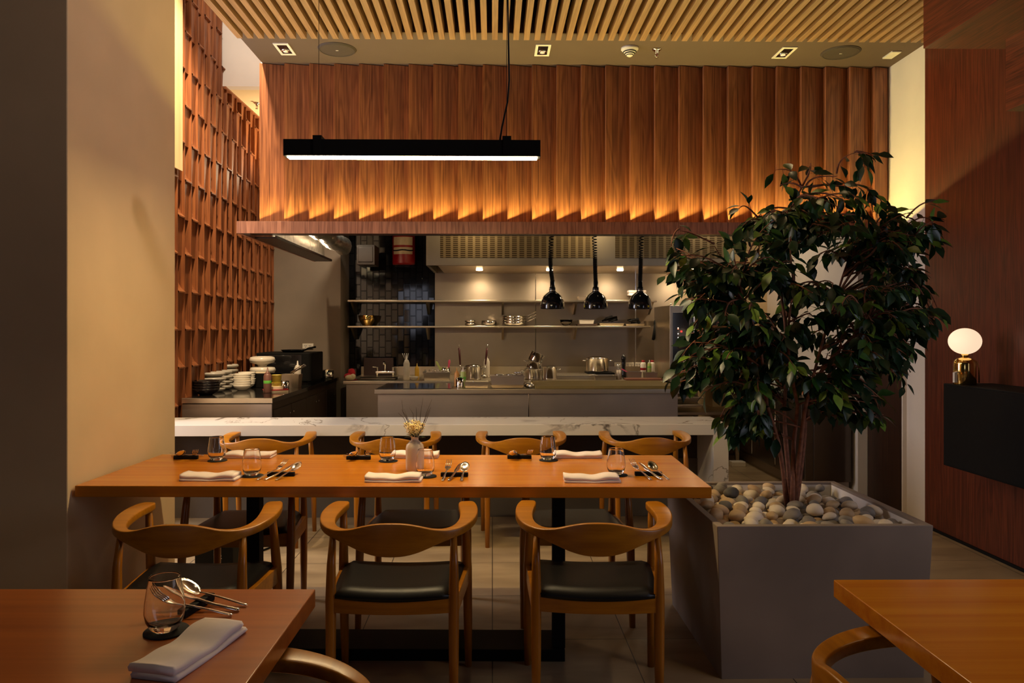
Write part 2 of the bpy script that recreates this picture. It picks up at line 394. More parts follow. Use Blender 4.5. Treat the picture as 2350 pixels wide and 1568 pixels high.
# black tiles
def tiles():
    b = MB(); tw, th = .0725, .148; x = -1.70; k = 0
    while x < -.70:
        z = .95-(th*.5 if k % 2 else 0)
        while z < 2.74:
            g = .0022; a = random.uniform(-.012, .012); c = random.uniform(-.010, .010); y = BK
            x0, x1, z0, z1 = x+g, min(x+tw-g, -.69), z+g, z+th-g
            dd = .004
            def yy(px, pz): return y-.010+a*(px-x0)+c*(pz-z0)
            o = [(x0, y, z0), (x1, y, z0), (x1, y, z1), (x0, y, z1)]
            i = [(x0+dd, yy(x0, z0), z0+dd), (x1-dd, yy(x1, z0), z0+dd), (x1-dd, yy(x1, z1), z1-dd), (x0+dd, yy(x0, z1), z1-dd)]
            b.add(o+i, [(4, 5, 6, 7), (0, 1, 5, 4), (1, 2, 6, 5), (2, 3, 7, 6), (3, 0, 4, 7)])
            z += th
        x += tw; k += 1
    b.box(-1.70, -.685, BK, BK+.02, 0, 2.76)
    return b
struct(tiles(), 'wall_tiled', plain('black_tile', (.010, .010, .012, 1), .07, .1, 10), label='glossy black wall of upright brick tiles above the sink')
# steel wall panels
sw = MB()
xs = [-.683, PY(1229, 0, BK).x, PY(1458, 0, BK).x, 2.45]
for a, b_ in zip(xs[:-1], xs[1:]): sw.box(a+.003, b_-.003, BK-.012, BK+.018, .85, 2.30)
struct(sw, 'wall_steel', st_wall, label='brushed steel wall panels behind the cooking line')
seams = MB()
for x in xs[1:3]: seams.box(x-.004, x+.004, BK-.016, BK-.01, .85, 2.05)
struct(seams, 'trim_2', chrome, label='thin steel seam strips on the steel wall')
struct(rbox(2.45, WR+.05, 8.3, BK, 0, 2.76), 'wall_kitchen_right', plain('cream_wall', srgb(216, 188, 142), .8, .03, 4), label='cream wall behind the tree')
# right hand side
pw = MB().box(WR+.01, WR+.25, 5.24, 5.49, 0, 3.41).box(WR+.01, WR+.25, 5.49, 8.95, 2.15, 3.41).box(WR+.01, WR+.25, 6.17, 8.95, 0, 2.15)
struct(pw, 'wall_right_pier', white_wall, label='white plastered pier between the kitchen door and the red wood wall')
struct(MB().box(WR+.06, WR+.11, 5.50, 6.16, 0, 2.14), 'door_1', doorwood, label='dark wooden door beside the white pier', bevel=.004)
struct(MB().box(WR-.02, WR+.06, 6.165, 6.21, 0, 2.15).box(WR-.02, WR+.06, 5.485, 5.50, 0, 2.15), 'trim_3', white_wall)
struct(rbox(WL+.088, WL+.10, 5.72, 5.875, 2.62, 4.7), 'trim_5', wood('pale_plywood', srgb(216, 180, 128), srgb(236, 206, 156), 'z', .5, .5, .2), label='pale plywood edge board of the lattice wall beside the pillar')
struct(MB().box(WR, WR+.24, 2.5, 5.235, 0, 3.9).box(WR, WR+.24, .5, 2.5, 2.9, 3.9), 'wall_right', redwood, label='red wood veneer wall along the right side')
struct(rbox(WR-.012, WR, 2.5, 5.235, 0, .018), 'baseboard_right', blackmatt)
struct(rbox(2.56, WR, .5, 4.41, 3.06, 3.9), 'ceiling_soffit_right', redwood_y, label='red wood soffit box at the upper right')
struct(rbox(2.95, WR, .5, 4.26, 2.646, 3.06), 'trim_4', redwood_y, label='wooden pelmet under the right soffit')
# rest of the room, behind the camera
struct(rbox(-5, -4.9, -4, 4.2, 0, 3.95), 'wall_far_left', plaster_grey)
struct(rbox(3.2, 3.3, -4, .5, 0, 3.95), 'wall_far_right', redwood)
struct(MB().box(-5, -3.6, -4.1, -4, 0, 3.95).box(0, 3.3, -4.1, -4, 0, 3.95).box(-3.6, 0, -4.1, -4, 0, .7).box(-3.6, 0, -4.1, -4, 3.1, 3.95), 'wall_front', plaster_grey)
struct(rbox(-5, 3.3, -4, .3, 3.95, 4.05), 'ceiling_front', void_m)
struct(rbox(-5, -1.76, .3, 4.2, 4.0, 4.1), 'ceiling_left', plaster_grey)

# ------------------------------------------------------------ slatted ceiling
sc = thing('slatted_ceiling', 'ceiling of long narrow wooden slats running towards the kitchen', 'ceiling slats')
slat0 = MB().box(0, .038, .3, 5.125, 3.37, 3.47).build('slat', slatwood, sc, loc=(-1.735, 0, 0))
for k in range(1, 66):
    c = slat0.copy(); C.objects.link(c); c.parent = sc; c.location = (-1.735+k*.0722, 0, 0)

# ------------------------------------------------------------ walnut cladding over the pass
cl = thing('wall_cladding', 'walnut cladding of overlapping vertical panels glowing above the kitchen opening', 'wall cladding')
pitch = .1877; x = -1.762; k = 0
while x < 3.04:
    x1 = min(x+pitch, WR)
    yb = 5.70+.055*(x1-x)/pitch
    MB().prism([(x, 5.70), (x1, yb), (x1, yb+.018), (x+.012, 5.718), (x+.012, 5.80), (x, 5.80)], 2.135, 3.405).build('panel', walnut, cl)
    x += pitch; k += 1
cb = MB().box(-1.762, WR, 5.80, 5.86, 2.135, 3.41); cb.build('backing', blackmatt, cl)
cp = thing('canopy_ledge', 'long walnut veneered ledge running across below the glowing cladding', 'ledge')
fx0 = -1.866
MB().box(fx0, WR, 5.50, 5.52, 2.092, 2.180).box(fx0, fx0+.02, 5.52, 7.86, 2.092, 2.180).build('fascia', walnut_x, cp, bevel=.001)
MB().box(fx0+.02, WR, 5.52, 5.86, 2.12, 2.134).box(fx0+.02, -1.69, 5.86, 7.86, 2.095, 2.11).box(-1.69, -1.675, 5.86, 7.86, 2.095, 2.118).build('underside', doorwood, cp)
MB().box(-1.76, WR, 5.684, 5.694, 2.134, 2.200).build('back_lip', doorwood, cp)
led_m = emit('led_amber', AMBER, 270)
MB().box(-1.74, WR-.16, 5.645, 5.657, 2.138, 2.144).build('light_strip', led_m, cp)
led_w = emit('led_warm', WARM2, 120)
MB().box(-1.715, -1.705, 6.0, 7.75, 2.113, 2.119).build('light_strip', led_w, cp)
for a, b_ in ((5.95, 6.55), (6.56, 7.16), (7.17, 7.77)): MB().box(-1.742, -1.734, a, b_, 2.111, 2.30).build('liner_plate', foil, cp, bevel=.003)

spk_m = plain('speaker_cloth', srgb(66, 54, 48), .7, .04, 30)
# pieces on the soffit
def downlight(x, y, label):
    t = thing('downlight', label, 'downlight', (x, y, 3.41), 0, 'square recessed downlights in the soffit')
    f = MB()
    for a in ((-.054, .054, -.112, -.085), (-.054, .054, .085, .112), (-.054, -.036, -.085, .085), (.036, .054, -.085, .085)): f.box(*a, -.006, 0)
    f.build('frame', plastic_white, t)
    MB().box(-.036, .036, -.085, .085, -.004, -.001).build('recess', blackgloss, t)
    MB().lathe([(.030, -.010), (.033, -.006), (.033, -.003)], 20, (0, .03, 0)).build('lamp', chrome, t)
    MB().lathe([(.001, -.0125), (.018, -.011)], 20, (0, .03, 0)).build('lens', emit('lens_glow_'+str(int(x*10)), WARM2, .5), t)
downlight(-1.495, 5.42, 'leftmost white framed downlight in the brown soffit, by the light well')
downlight(.363, 5.41, 'middle white framed downlight in the brown soffit, right of the pendant cord')
downlight(2.13, 5.43, 'rightmost white framed downlight in the brown soffit, near the white pier')
for x, lb in ((-1.119, 'round brown ceiling speaker beside the leftmost downlight'), (2.538, 'round brown ceiling speaker beside the white pier')):
    t = thing('ceiling_speaker', lb, 'speaker', (x, 5.42, 3.41), 0, 'ceiling speakers')
    MB().lathe([(.001, -.010), (.10, -.010), (.125, -.008), (.135, -.004), (.138, 0)], 40).build('grille', spk_m, t)
    MB().lathe([(.120, -.0095), (.124, -.013), (.128, -.009)], 40, caps=False).build('ring', spk_m, t)
    MB().box(-.009, .009, -.004, .004, -.012, -.010).build('badge', plastic_white, t)
t = thing('smoke_detector', 'white ribbed smoke detector on the soffit', 'smoke detector', (PZ(1446, 108, 3.41).x, 5.36, 3.41))
MB().lathe([(.062, 0), (.062, -.012), (.055, -.020), (.05, -.024), (.02, -.058), (.010, -.064), (.001, -.065)], 30).build('cover', plastic_white, t)
r_ = MB()
for q in range(3): r_.lathe([(.0475-.011*q, -.0285-.011*q), (.0488-.011*q, -.031-.011*q), (.043-.011*q, -.034-.011*q)], 30, caps=False)
r_.build('vent_ring', blackmatt, t)
def sprinkler(loc, lb, m2):
    t = thing('sprinkler', lb, 'sprinkler', loc)
    MB().lathe([(.034, 0), (.034, -.004), (.020, -.012), (.012, -.012), (.010, -.03), (.001, -.03)], 20).build('plate', chrome, t)
    MB().tube([(.010, 0, -.03), (.012, 0, -.045), (.003, 0, -.055)], .002, 6).tube([(-.010, 0, -.03), (-.012, 0, -.045), (-.003, 0, -.055)], .002, 6).lathe([(.001, -.060), (.014, -.058), (.014, -.055), (.001, -.054)], 16).build('deflector', chrome, t)
    MB().tube([(0, 0, -.03), (0, 0, -.054)], .0028, 6).build('bulb', m2, t)
sprinkler((PZ(1508, 112, 3.41).x, 5.385, 3.41), 'chrome sprinkler hanging beside the smoke detector', red_m)
sprinkler((-2.30, 7.36, 3.60), 'sprinkler with a red bulb under the cream ceiling at the left', red_m)
solo(rbox(-.035, .035, -.07, .07, -.012, 0), 'motion_sensor', plastic_white, 'small white rectangular sensor at the right end of the soffit', 'sensor', loc=(2.93, 5.45, 3.41), bevel=.003)

# ------------------------------------------------------------ linear pendant
t = thing('pendant_lamp', 'long black linear pendant lamp glowing above the dining table', 'pendant lamp', (-.366, 3.46, 2.186))
hb = MB().prism([(-.032, .0), (.032, 0), (.032, .075), (-.032, .075)], -.586, .586)
hb.v = [(z, x, y) for x, y, z in hb.v]; hb.f = [tuple(reversed(f)) for f in hb.f]
hb.build('housing', blackmetal, t)
pend_m = emit('pendant_glow', (1, .74, .38), 165)
MB().box(-.572, .572, -.022, .026, -.005, -.001).build('diffuser', pend_m, t)
for x in (-.432, .432):
    b_ = MB().box(x-.020, x+.020, -.037, .037, .075, .092).box(x-.017, x+.017, -.036, -.033, .006, .075).build('bracket', blackmetal, t)
    MB().tube([(x, 0, .092), (x, 0, 1.24)], .0012, 5).build('wire', blackmetal, t)
MB().tube([(.40, 0, .076), (.41, 0, .14), (.436, .004, .26), (.444, .004, .36), (.440, .004, .55), (.436, 0, .8), (.43, 0, 1.24)], .0042, 8).build('power_cord', blackmatt, t)

# ------------------------------------------------------------ chair
def chair_parts(t):
    st_ = [(0, -.222, .704, .585, .020), (.05, -.220, .702, .588, .020), (.10, -.212, .692, .600, .022), (.15, -.197, .678, .619, .026),
           (.200, -.168, .671, .636, .036), (.238, -.125, .674, .644, .046), (.260, -.07, .682, .652, .056), (.267, -.01, .690, .660, .066),
           (.264, .05, .695, .666, .072), (.257, .10, .698, .669, .072), (.252, .140, .698, .670, .062), (.249, .160, .696, .672, .040), (.248, .167, .691, .678, .012)]
    fine = []
    for i in range(len(st_)-1):
        for u in (0, .34, .67):
            p0, p1, p2, p3 = [st_[min(max(i+k_, 0), len(st_)-1)] for k_ in (-1, 0, 1, 2)]
            if i == 0: p0 = (-p2[0],)+p2[1:]
            fine.append(tuple(.5*(2*b1+(c1-a1)*u+(2*a1-5*b1+4*c1-d1)*u*u+(3*b1-a1-3*c1+d1)*u**3) for a1, b1, c1, d1 in zip(p0, p1, p2, p3)))
    st_ = fine+[st_[-1]]
    full = [(-a[0],)+a[1:] for a in reversed(st_[1:])]+st_
    secs = []
    for i, (x, y, zt, zb, w_) in enumerate(full):
        a = full[max(i-1, 0)]; b = full[min(i+1, len(full)-1)]
        tx, ty = b[0]-a[0], b[1]-a[1]; L = math.hypot(tx, ty); nx, ny = ty/L, -tx/L
        sec = []; N = 16; h = (zt-zb)/2; zc = (zt+zb)/2
        br = min(.006, h*.45, w_*.25)
        for j in range(N):
            q_ = j//4; a_ = (q_+(j % 4)/3)*PI/2; sx_, sz_ = ((1, 1), (-1, 1), (-1, -1), (1, -1))[q_]
            cx = (sx_*(w_/2-br)+br*math.cos(a_))/(w_/2); cz = (sz_*(h-br)+br*math.sin(a_))/h
            sec.append((x+nx*cx*w_/2, y+ny*cx*w_/2, zc+cz*h))
        secs.append(sec)
    MB().loft(secs).build('backrest', chairwood, t)
    for sx in (-1, 1):
        MB().tube([(sx*.222, -.185, 0), (sx*.222, -.185, .2), (sx*.222, -.183, .42), (sx*.222, -.178, .54), (sx*.220, -.158, .645)], [.014, .018, .0195, .016, .0115], 14).build('leg', chairwood_z, t)
        MB().tube([(sx*.255, .215, 0), (sx*.254, .195, .2), (sx*.252, .172, .42), (sx*.248, .15, .55), (sx*.243, .128, .672)], [.014, .018, .020, .017, .013], 14).build('leg', chairwood_z, t)
    def rail(p0, p1, bow, z0, z1, th_, dip):
        n = 10; secs = []
        p0 = Vector(p0); p1 = Vector(p1); d = (p1-p0); nn = Vector((d.y, -d.x, 0)).normalized()
        for i in range(n+1):
            u = i/n; q = p0+d*u; k_ = 4*u*(1-u); c = q+nn*bow*k_
            zt = z1-dip*k_
            secs.append([c+nn*th_/2+Vector((0, 0, z0)), c+nn*th_/2+Vector((0, 0, zt)), c-nn*th_/2+Vector((0, 0, zt)), c-nn*th_/2+Vector((0, 0, z0))])
        return MB().loft(secs, smooth=False)
    rail((-.222, -.183, 0), (.222, -.183, 0), .024, .375, .440, .022, .012).build('back_rail', chairwood, t, bevel=.003)
    rail((-.25, .170, 0), (.25, .170, 0), -.014, .375, .440, .022, .014).build('front_rail', chairwood, t, bevel=.003)
    for sx in (-1, 1):
        rail((sx*.226, -.18, 0), (sx*.250, .165, 0), 0, .365, .432, .022, .0).build('side_rail', chairwood, t, bevel=.003)
    # dished pad
    nu, nv = 14, 12; v = []; f = []
    for lay in (0, 1):
        for i in range(nu+1):
            for j in range(nv+1):
                u = i/nu*2-1; w_ = j/nv*2-1
                e = max(abs(u), abs(w_))
                hw = .218+.028*(w_+1)/2
                X = u*hw*(1-.06*w_*w_*(1 if w_ < 0 else .3)); Y = -.01+w_*.188-.022*(1-u*u)*(1 if w_ < 0 else -.5)
                zt = .462-.016*(1-u*u)*(.6+.4*w_)-.022*max(0, e-.82)/.18*max(0, e-.82)/.18
                v.append((X, Y, zt if lay == 0 else .428-.006*(1-u*u)))
    M_ = (nu+1)*(nv+1)
    for i in range(nu):
        for j in range(nv):
            a = i*(nv+1)+j; f.append((a, a+nv+1, a+nv+2, a+1)); f.append((M_+a, M_+a+1, M_+a+nv+2, M_+a+nv+1))
    rim = [i*(nv+1) for i in range(nu+1)]+[nu*(nv+1)+j for j in range(1, nv+1)]+[i*(nv+1)+nv for i in range(nu-1, -1, -1)]+[j for j in range(nv-1, 0, -1)]
    for a, b in zip(rim, rim[1:]+rim[:1]): f.append((b, a, a+M_, b+M_))
    MB().add(v, f, True).build('seat', leather, t)
proto = None
def chair(x, y, rz, label, group):
    global proto
    if proto is None:
        proto = thing('dining_chair', label, 'chair', (x, y, 0), rz, group); chair_parts(proto); return proto
    return dup(proto, (x, y, 0), rz, label, group)
gF = 'chairs along the near side of the long table'; gO = 'chairs along the far side of the long table'; gB = 'chairs along the marble bar'
chair(-1.128, 2.895, math.radians(1), 'curved wooden chair with black seat nearest the pillar, back to us', gF)
chair(-.358, 2.895, math.radians(-1), 'curved wooden chair with black seat in the middle of the near side, back to us', gF)
chair(.390, 2.89, math.radians(-3), 'curved wooden chair with black seat beside the concrete planter, back to us', gF)
for x, lb in ((-1.198, 'curved wooden chair tucked under the far side of the long table, nearest the pillar'), (-.37, 'curved wooden chair tucked under the far side of the long table, in the middle'), (.40, 'curved wooden chair tucked under the far side of the long table, nearest the planter')):
    chair(x, 3.71, PI, lb, gO)
for x, r, lb in ((-1.475, 1.5, 'curved wooden chair at the marble bar nearest the pillar'), (-.64, 0, 'curved wooden chair at the marble bar behind the vase'),
              (.19, 0, 'curved wooden chair at the marble bar, third from the pillar'), (1.015, 2, 'curved wooden chair at the marble bar beside its right hand leg')):
    chair(x, 4.965, math.radians(r), lb, gB)
chair(-.455, 1.375, PI/2, 'curved wooden chair at the right side of the left foreground table', 'foreground chairs')
chair(.915, 1.475, -PI/2+math.radians(4), 'curved wooden chair at the left side of the right foreground table', 'foreground chairs')

# ------------------------------------------------------------ tables
t = thing('dining_table', 'long orange wooden dining table laid for six between pillar and planter', 'table', (-.402, 3.466, 0), math.radians(-1.5))
MB().box(-1.309, 1.309, -.3835, .3835, .703, .75).build('tabletop', tablewood, t, bevel=.003)
for x in (-.605, .69): MB().box(x-.027, x+.027, -.29, -.235, .05, .703).build('leg', blackmetal, t)
MB().box(-.64, .715, -.31, -.10, 0, .05).build('base', blackmetal, t, bevel=.003)
MB().box(-.66, .74, -.30, -.02, .699, .703).build('mounting_plate', blackmetal, t)
t = thing('dining_table', 'wooden table in the left foreground with one place setting', 'table', (-1.06, 1.50, 0), math.radians(-1))
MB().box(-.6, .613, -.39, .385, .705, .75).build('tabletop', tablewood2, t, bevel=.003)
MB().box(-.03, .03, -.03, .03, .03, .705).build('leg', blackmetal, t); MB().box(-.3, .3, -.22, .22, 0, .03).build('base', blackmetal, t)
t = thing('dining_table', 'bare wooden table in the right foreground', 'table', (1.49, 1.53, 0), math.radians(-.4))
MB().box(-.612, .6, -.39, .388, .705, .75).build('tabletop', tablewood, t, bevel=.003)
MB().box(.07, .13, -.03, .03, .03, .705).build('leg', blackmetal, t); MB().box(-.2, .4, -.22, .22, 0, .03).build('base', blackmetal, t)

# ------------------------------------------------------------ marble bar
t = thing('bar_counter', 'white veined marble bar counter with a waterfall end', 'bar counter')
MB().box(WL+.09, 1.632, 5.15, 5.60, .660, .735).build('worktop', marble, t, bevel=.002)
MB().box(1.527, 1.632, 5.15, 5.60, 0, .660).build('end_panel', marble, t, bevel=.002)
MB().box(WL+.09, 1.527, 5.565, 5.60, .43, .660).build('upper_panel', barback_m, t)
MB().box(WL+.09, 1.527, 5.555, 5.60, 0, .43).build('lower_panel', barwall_m, t)

# ------------------------------------------------------------ planter, pebbles, tree
t = thing('planter', 'large square grey concrete planter filled with pebbles', 'planter', (1.32, 3.38, 0))
b = MB(); o0, o1 = .408, .432; i1, i2 = .400, .395
def sq(h, z): return [(-h, -h, z), (h, -h, z), (h, h, z), (-h, h, z)]
b.loft([sq(o0, 0), sq(o1, .616), sq(i1, .616), sq(i2, .52)], caps=False, smooth=False)
b.add(sq(o0, 0), [(3, 2, 1, 0)])
b.build('pot', planter_m, t, bevel=.004)
MB().loft([sq(.3985, .604), sq(.394, .50)], caps=False, smooth=False).build('liner', liner, t)
b = MB(); N = 24
vs = [(-.392+.784*i/N, -.392+.784*j/N, .535+.018*math.sin(i*.7)*math.cos(j*.6)) for i in range(N+1) for j in range(N+1)]
b.add(vs, [(i*(N+1)+j, (i+1)*(N+1)+j, (i+1)*(N+1)+j+1, i*(N+1)+j+1) for i in range(N) for j in range(N)], True)
b.build('soil', soil, t)
base = []
for q in range(10):
    m_ = MB(); m_.ball((0, 0, 0), 1, 1, 1, 14, 9); rs = random.Random(q+3)
    a1, a2, a3 = rs.uniform(0, 6), rs.uniform(0, 6), rs.uniform(0, 6)
    m_.v = [tuple(Vector(p)*(1+.10*math.sin(2*p[0]+a1)+.08*math.sin(3*p[1]+a2)+.05*math.sin(4*p[2]+a3))) for p in m_.v]
    m_.v = [(p[0]*rs.uniform(.97, 1.03)*.034, p[1]*.025, p[2]*.019) for p in m_.v]
    me = bpy.data.meshes.new('pebble'); me.from_pydata(m_.v, [], m_.f); me.polygons.foreach_set('use_smooth', [True]*len(me.polygons)); base.append(me)
rs = random.Random(21)
pm = {}
def pebble(x, y, z, s, kind):
    key = (rs.randrange(10), kind)
    if key not in pm:
        me = base[key[0]].copy(); me.materials.clear(); me.materials.append(peb[kind]); pm[key] = me
    o = bpy.data.objects.new('pebble', pm[key]); C.objects.link(o)
    o.location = (x, y, z); o.rotation_euler = (rs.uniform(-.4, .4), rs.uniform(-.4, .4), rs.uniform(0, 6.3)); o.scale = (s*rs.uniform(.85, 1.15), s*rs.uniform(.9, 1.2), s*rs.uniform(.9, 1.25))
    cn = ('smooth cream', 'speckled grey', 'tan', 'dark grey')[kind]
    pl = ('front' if y < 3.25 else 'back' if y > 3.55 else 'middle')+' '+('left' if x < 1.2 else 'right' if x > 1.5 else 'centre')
    tag(o, cn+' pebble lying in the '+pl+' of the planter', 'pebble', cn+' pebbles in the '+pl+' of the planter')
cnt = 0
for layer, (sp_, zz) in enumerate(((.060, .566), (.080, .600))):
    n_ = int(.74/sp_)
    for i in range(n_+1):
        for j in range(n_+1):
            x = -.362+.724*(i+.5*(j % 2)*.9)/n_+rs.uniform(-.008, .008); y = -.362+.724*j/n_+rs.uniform(-.008, .008)
            x = max(-.362, min(.362, x))
            if math.hypot(x-.04, y-.05) < .045: continue
            if layer and (rs.random() < .22 or (x > .24 and rs.random() < .5)): continue
            if layer == 0 and x > .30 and y > -.2: zc = zz-.02
            else: zc = zz
            left = x < .02
            kind = rs.choices([0, 1, 2, 3], [5, 3, 5, .5] if left else [4, 6, 2.5, .8])[0]
            pebble(1.32+x, 3.38+y, zc+rs.uniform(-.006, .008), rs.uniform(.88, 1.16), kind); cnt += 1

# tree
T0 = Vector((1.362, 3.43, .55))
tree = thing('potted_tree', 'leafy artificial weeping fig tree standing in the concrete planter', 'tree', tuple(T0))
rt = random.Random(5)
def tpt(x, y, dy=0): p = PY(x, y, T0.y+dy); return p-T0
stems = [[(1806, 1160, 0), (1797, 1080, -.01), (1783, 1000, -.02), (1760, 930, -.05), (1752, 850, -.10), (1738, 770, -.14), (1706, 690, -.16), (1690, 640, -.14)],
         [(1812, 1160, .02), (1810, 1090, .02), (1803, 1010, .03), (1800, 930, .05), (1806, 850, .06), (1802, 740, .08), (1790, 640, .08), (1812, 540, .04), (1818, 480, .02), (1840, 430, 0)],
         [(1818, 1164, -.03), (1820, 1090, -.03), (1822, 1010, -.02), (1830, 930, -.06), (1812, 840, -.09), (1810, 740, -.08), (1822, 660, -.06)],
         [(1826, 1158, .0), (1838, 1080, .01), (1846, 1000, .03), (1852, 930, .08), (1870, 850, .12), (1895, 760, .15), (1920, 680, .16), (1945, 600, .14)],
         [(1822, 1150, -.01), (1838, 1020, -.06), (1846, 950, -.08), (1866, 880, -.12), (1930, 800, -.16), (1990, 740, -.18)]]
stem_pts = []
for sgl in stems:
    pts = [tpt(*p) for p in sgl]; n = len(pts)
    # smooth
    fine = []
    for i in range(n-1):
        for u in (0, .5):
            p0, p1, p2, p3 = pts[max(i-1, 0)], pts[i], pts[i+1], pts[min(i+2, n-1)]
            fine.append(.5*((2*p1)+(p2-p0)*u+(2*p0-5*p1+4*p2-p3)*u*u+(3*p1-p0-3*p2+p3)*u**3))
    fine.append(pts[-1]); m_ = len(fine)
    MB().tube(fine, [.0115*(1-.70*i/m_)+.001*math.sin(i*2.1) for i in range(m_)], 9).build('trunk', bark, tree)
    stem_pts += fine[m_//3:]
tw = MB(); lf = MB()
def leaf(p, d, up, L, W, mi):
    d = d.normalized(); side = d.cross(up)
    if side.length < .05: side = d.cross(Vector((1, 0, 0)))
    side.normalize(); nrm = side.cross(d).normalized()
    prof = [(0, .02), (.15, .55), (.38, 1.0), (.62, .86), (.82, .42), (1.0, .0)]
    bend = rt.uniform(.05, .28); fold = rt.uniform(.1, .35); tw_ = rt.uniform(-.3, .3)
    mid = []; le = []; ri = []
    for u, w_ in prof:
        c = p+d*L*u-nrm*L*bend*u*u
        sd = (side*math.cos(tw_*u)+nrm*math.sin(tw_*u))
        hw = W/2*w_
        mid.append(c); le.append(c+sd*hw+nrm*hw*fold); ri.append(c-sd*hw+nrm*hw*fold)
    n = len(prof); vs = mid+le+ri; fs = []
    for i in range(n-1): fs += [(i, i+1, n+i+1, n+i), (i+1, i, 2*n+i, 2*n+i+1)]
    lf.add(vs, fs, True, mi)
def branch(a, b, nleaf, droop=.05, dark=.72):
    d = b-a; L = d.length; n = 7; pts = []
    jit = Vector((rt.uniform(-.05, .05), rt.uniform(-.05, .05), rt.uniform(0, .07)))*min(1, L*3)
    for i in range(n+1):
        u = i/n; pts.append(a+d*u+jit*math.sin(PI*u)-Vector((0, 0, droop*u*u*u)))
    tw.tube(pts, [.0042*(1-.75*i/n)+.0008 for i in range(n+1)], 5)
    for k in range(nleaf):
        u = .25+.75*(k+rt.random())/nleaf; q = u*n; i = min(int(q), n-1); p = pts[i].lerp(pts[i+1], q-i)
        td = (pts[i+1]-pts[i]).normalized(); rnd = Vector((rt.gauss(0, 1), rt.gauss(0, 1), rt.gauss(0, .5))).normalized()
        ld = (td*.5+rnd*.7+Vector((0, 0, -.55))).normalized()
        s0 = p+ld*.022; tw.tube([p, s0], .0009, 4, False)
        r = rt.random(); mi = 0 if r < dark else (1 if r < dark+.14 else 2)
        sz = rt.uniform(.058, .092)
        leaf(s0, ld, Vector((rt.gauss(0, .5), rt.gauss(-.3, .6), 1)), sz, sz*rt.uniform(.42, .56), mi)
# crown: tips sampled inside the outline seen in the photograph
poly = [(1515, 640), (1530, 560), (1580, 520), (1640, 560), (1690, 500), (1740, 460), (1800, 470), (1830, 440), (1900, 430), (1980, 420), (2050, 450), (2130, 450), (2160, 470), (2150, 560),
        (2120, 620), (2140, 700), (2165, 745), (2120, 740), (2085, 790), (2105, 850), (2080, 900), (2040, 900), (2030, 955), (1990, 950), (1930, 880), (1870, 900), (1800, 870), (1740, 930), (1690, 975), (1640, 985), (1650, 900), (1580, 880), (1540, 850), (1560, 780), (1600, 700), (1530, 650)]
def inside(x, y):
    c = False; n = len(poly)
    for i in range(n):
        x1, y1 = poly[i]; x2, y2 = poly[(i+1) % n]
        if (y1 > y) != (y2 > y) and x < (x2-x1)*(y-y1)/(y2-y1)+x1: c = not c
    return c
tips = []
tries = 0
while len(tips) < 260 and tries < 20000:
    tries += 1
    x, y = rt.uniform(1510, 2165), rt.uniform(430, 985)
    if not inside(x, y): continue
    r_ = 1-min(1, math.hypot((x-1840)/330, (y-680)/300))
    if r_ > .55 and rt.random() < .35: continue
    dy = rt.uniform(-1, 1)*(.10+.36*math.sqrt(max(r_, 0)))
    tips.append(tpt(x, y, dy))
for tp in tips:
    best = sorted(stem_pts, key=lambda s_: (s_-tp).length+(.25 if s_.z > tp.z+.02 else 0))[:3]
    a = best[rt.randrange(len(best))]
    if (a-tp).length > .42: tw.tube([a, a.lerp(tp, .25)+Vector((0, 0, .02)), a.lerp(tp, .5)+Vector((0, 0, .02))], [.0055, .0045, .004], 5); a = a.lerp(tp, .5)+Vector((0, 0, .02))
    branch(a, tp, rt.randint(12, 16))
# sparse sprays at the top, left and right
tops = [((1840, 430), (1860, 370), 5), ((1840, 430), (1780, 385), 7), ((1840, 430), (1790, 420), 3), ((1850, 425), (1920, 400), 6), ((1920, 398), (1965, 345), 3), ((1960, 350), (2000, 350), 8), ((1965, 345), (1985, 380), 6), ((1860, 430), (1960, 420), 6),
        ((1700, 640), (1640, 560), 5), ((1640, 560), (1560, 525), 6), ((1700, 650), (1560, 610), 8), ((1610, 620), (1530, 625), 6), ((1560, 525), (1540, 560), 3),
        ((2080, 500), (2150, 460), 6), ((2090, 560), (2150, 500), 6), ((2090, 640), (2140, 720), 7), ((2100, 650), (2160, 730), 6), ((1740, 500), (1700, 470), 5), ((1950, 860), (2020, 950), 8), ((1740, 900), (1660, 975), 9), ((1720, 880), (1650, 960), 8),
        ((1640, 760), (1560, 820), 9), ((1650, 700), (1580, 760), 9), ((1640, 850), (1560, 860), 8), ((1980, 800), (2080, 880), 9), ((2000, 780), (2095, 820), 8)]
for (a, b_, nl) in tops:
    dy = rt.uniform(-.06, .06); branch(tpt(*a, dy), tpt(*b_, dy+rt.uniform(-.05, .05)), nl, .01)
tw.build('twigs', bark, tree)
lf.build('foliage', [leafdark, leafmid, leaflime], tree)

# ------------------------------------------------------------ right cabinet and globe lamp
t = thing('wall_cabinet', 'long black cabinet hung on the red wood wall', 'cabinet')
MB().box(2.75, WR, 2.55, 4.526, .565, 1.063).build('body', blackmatt, t, bevel=.004)
for y in (2.62, 3.57):
    MB().box(2.744, 2.75, y-.002+.0, y+.935, .575, 1.05).build('door', blackmatt, t, bevel=.001)
lp = PZ(2196, 880, 1.063); lp.y = 4.42; lp.x = 2.815
t = thing('table_lamp', 'brass bottle shaped table lamp with a glowing white globe on the black cabinet', 'lamp', (lp.x, lp.y, 1.063))
MB().lathe([(.058, 0), (.060, .003), (.060, .125), (.055, .143), (.042, .156), (.022, .160), (.020, .162)], 36).build('base', brass, t)
MB().lathe([(.019, .160), (.019, .182)], 24).build('neck', brass, t)
globe = MB(); globe.ball((0, 0, .258), .088, .088, .078, 32, 20)
globe.build('globe', emit('globe_glow', (1, .74, .50), .95), t)
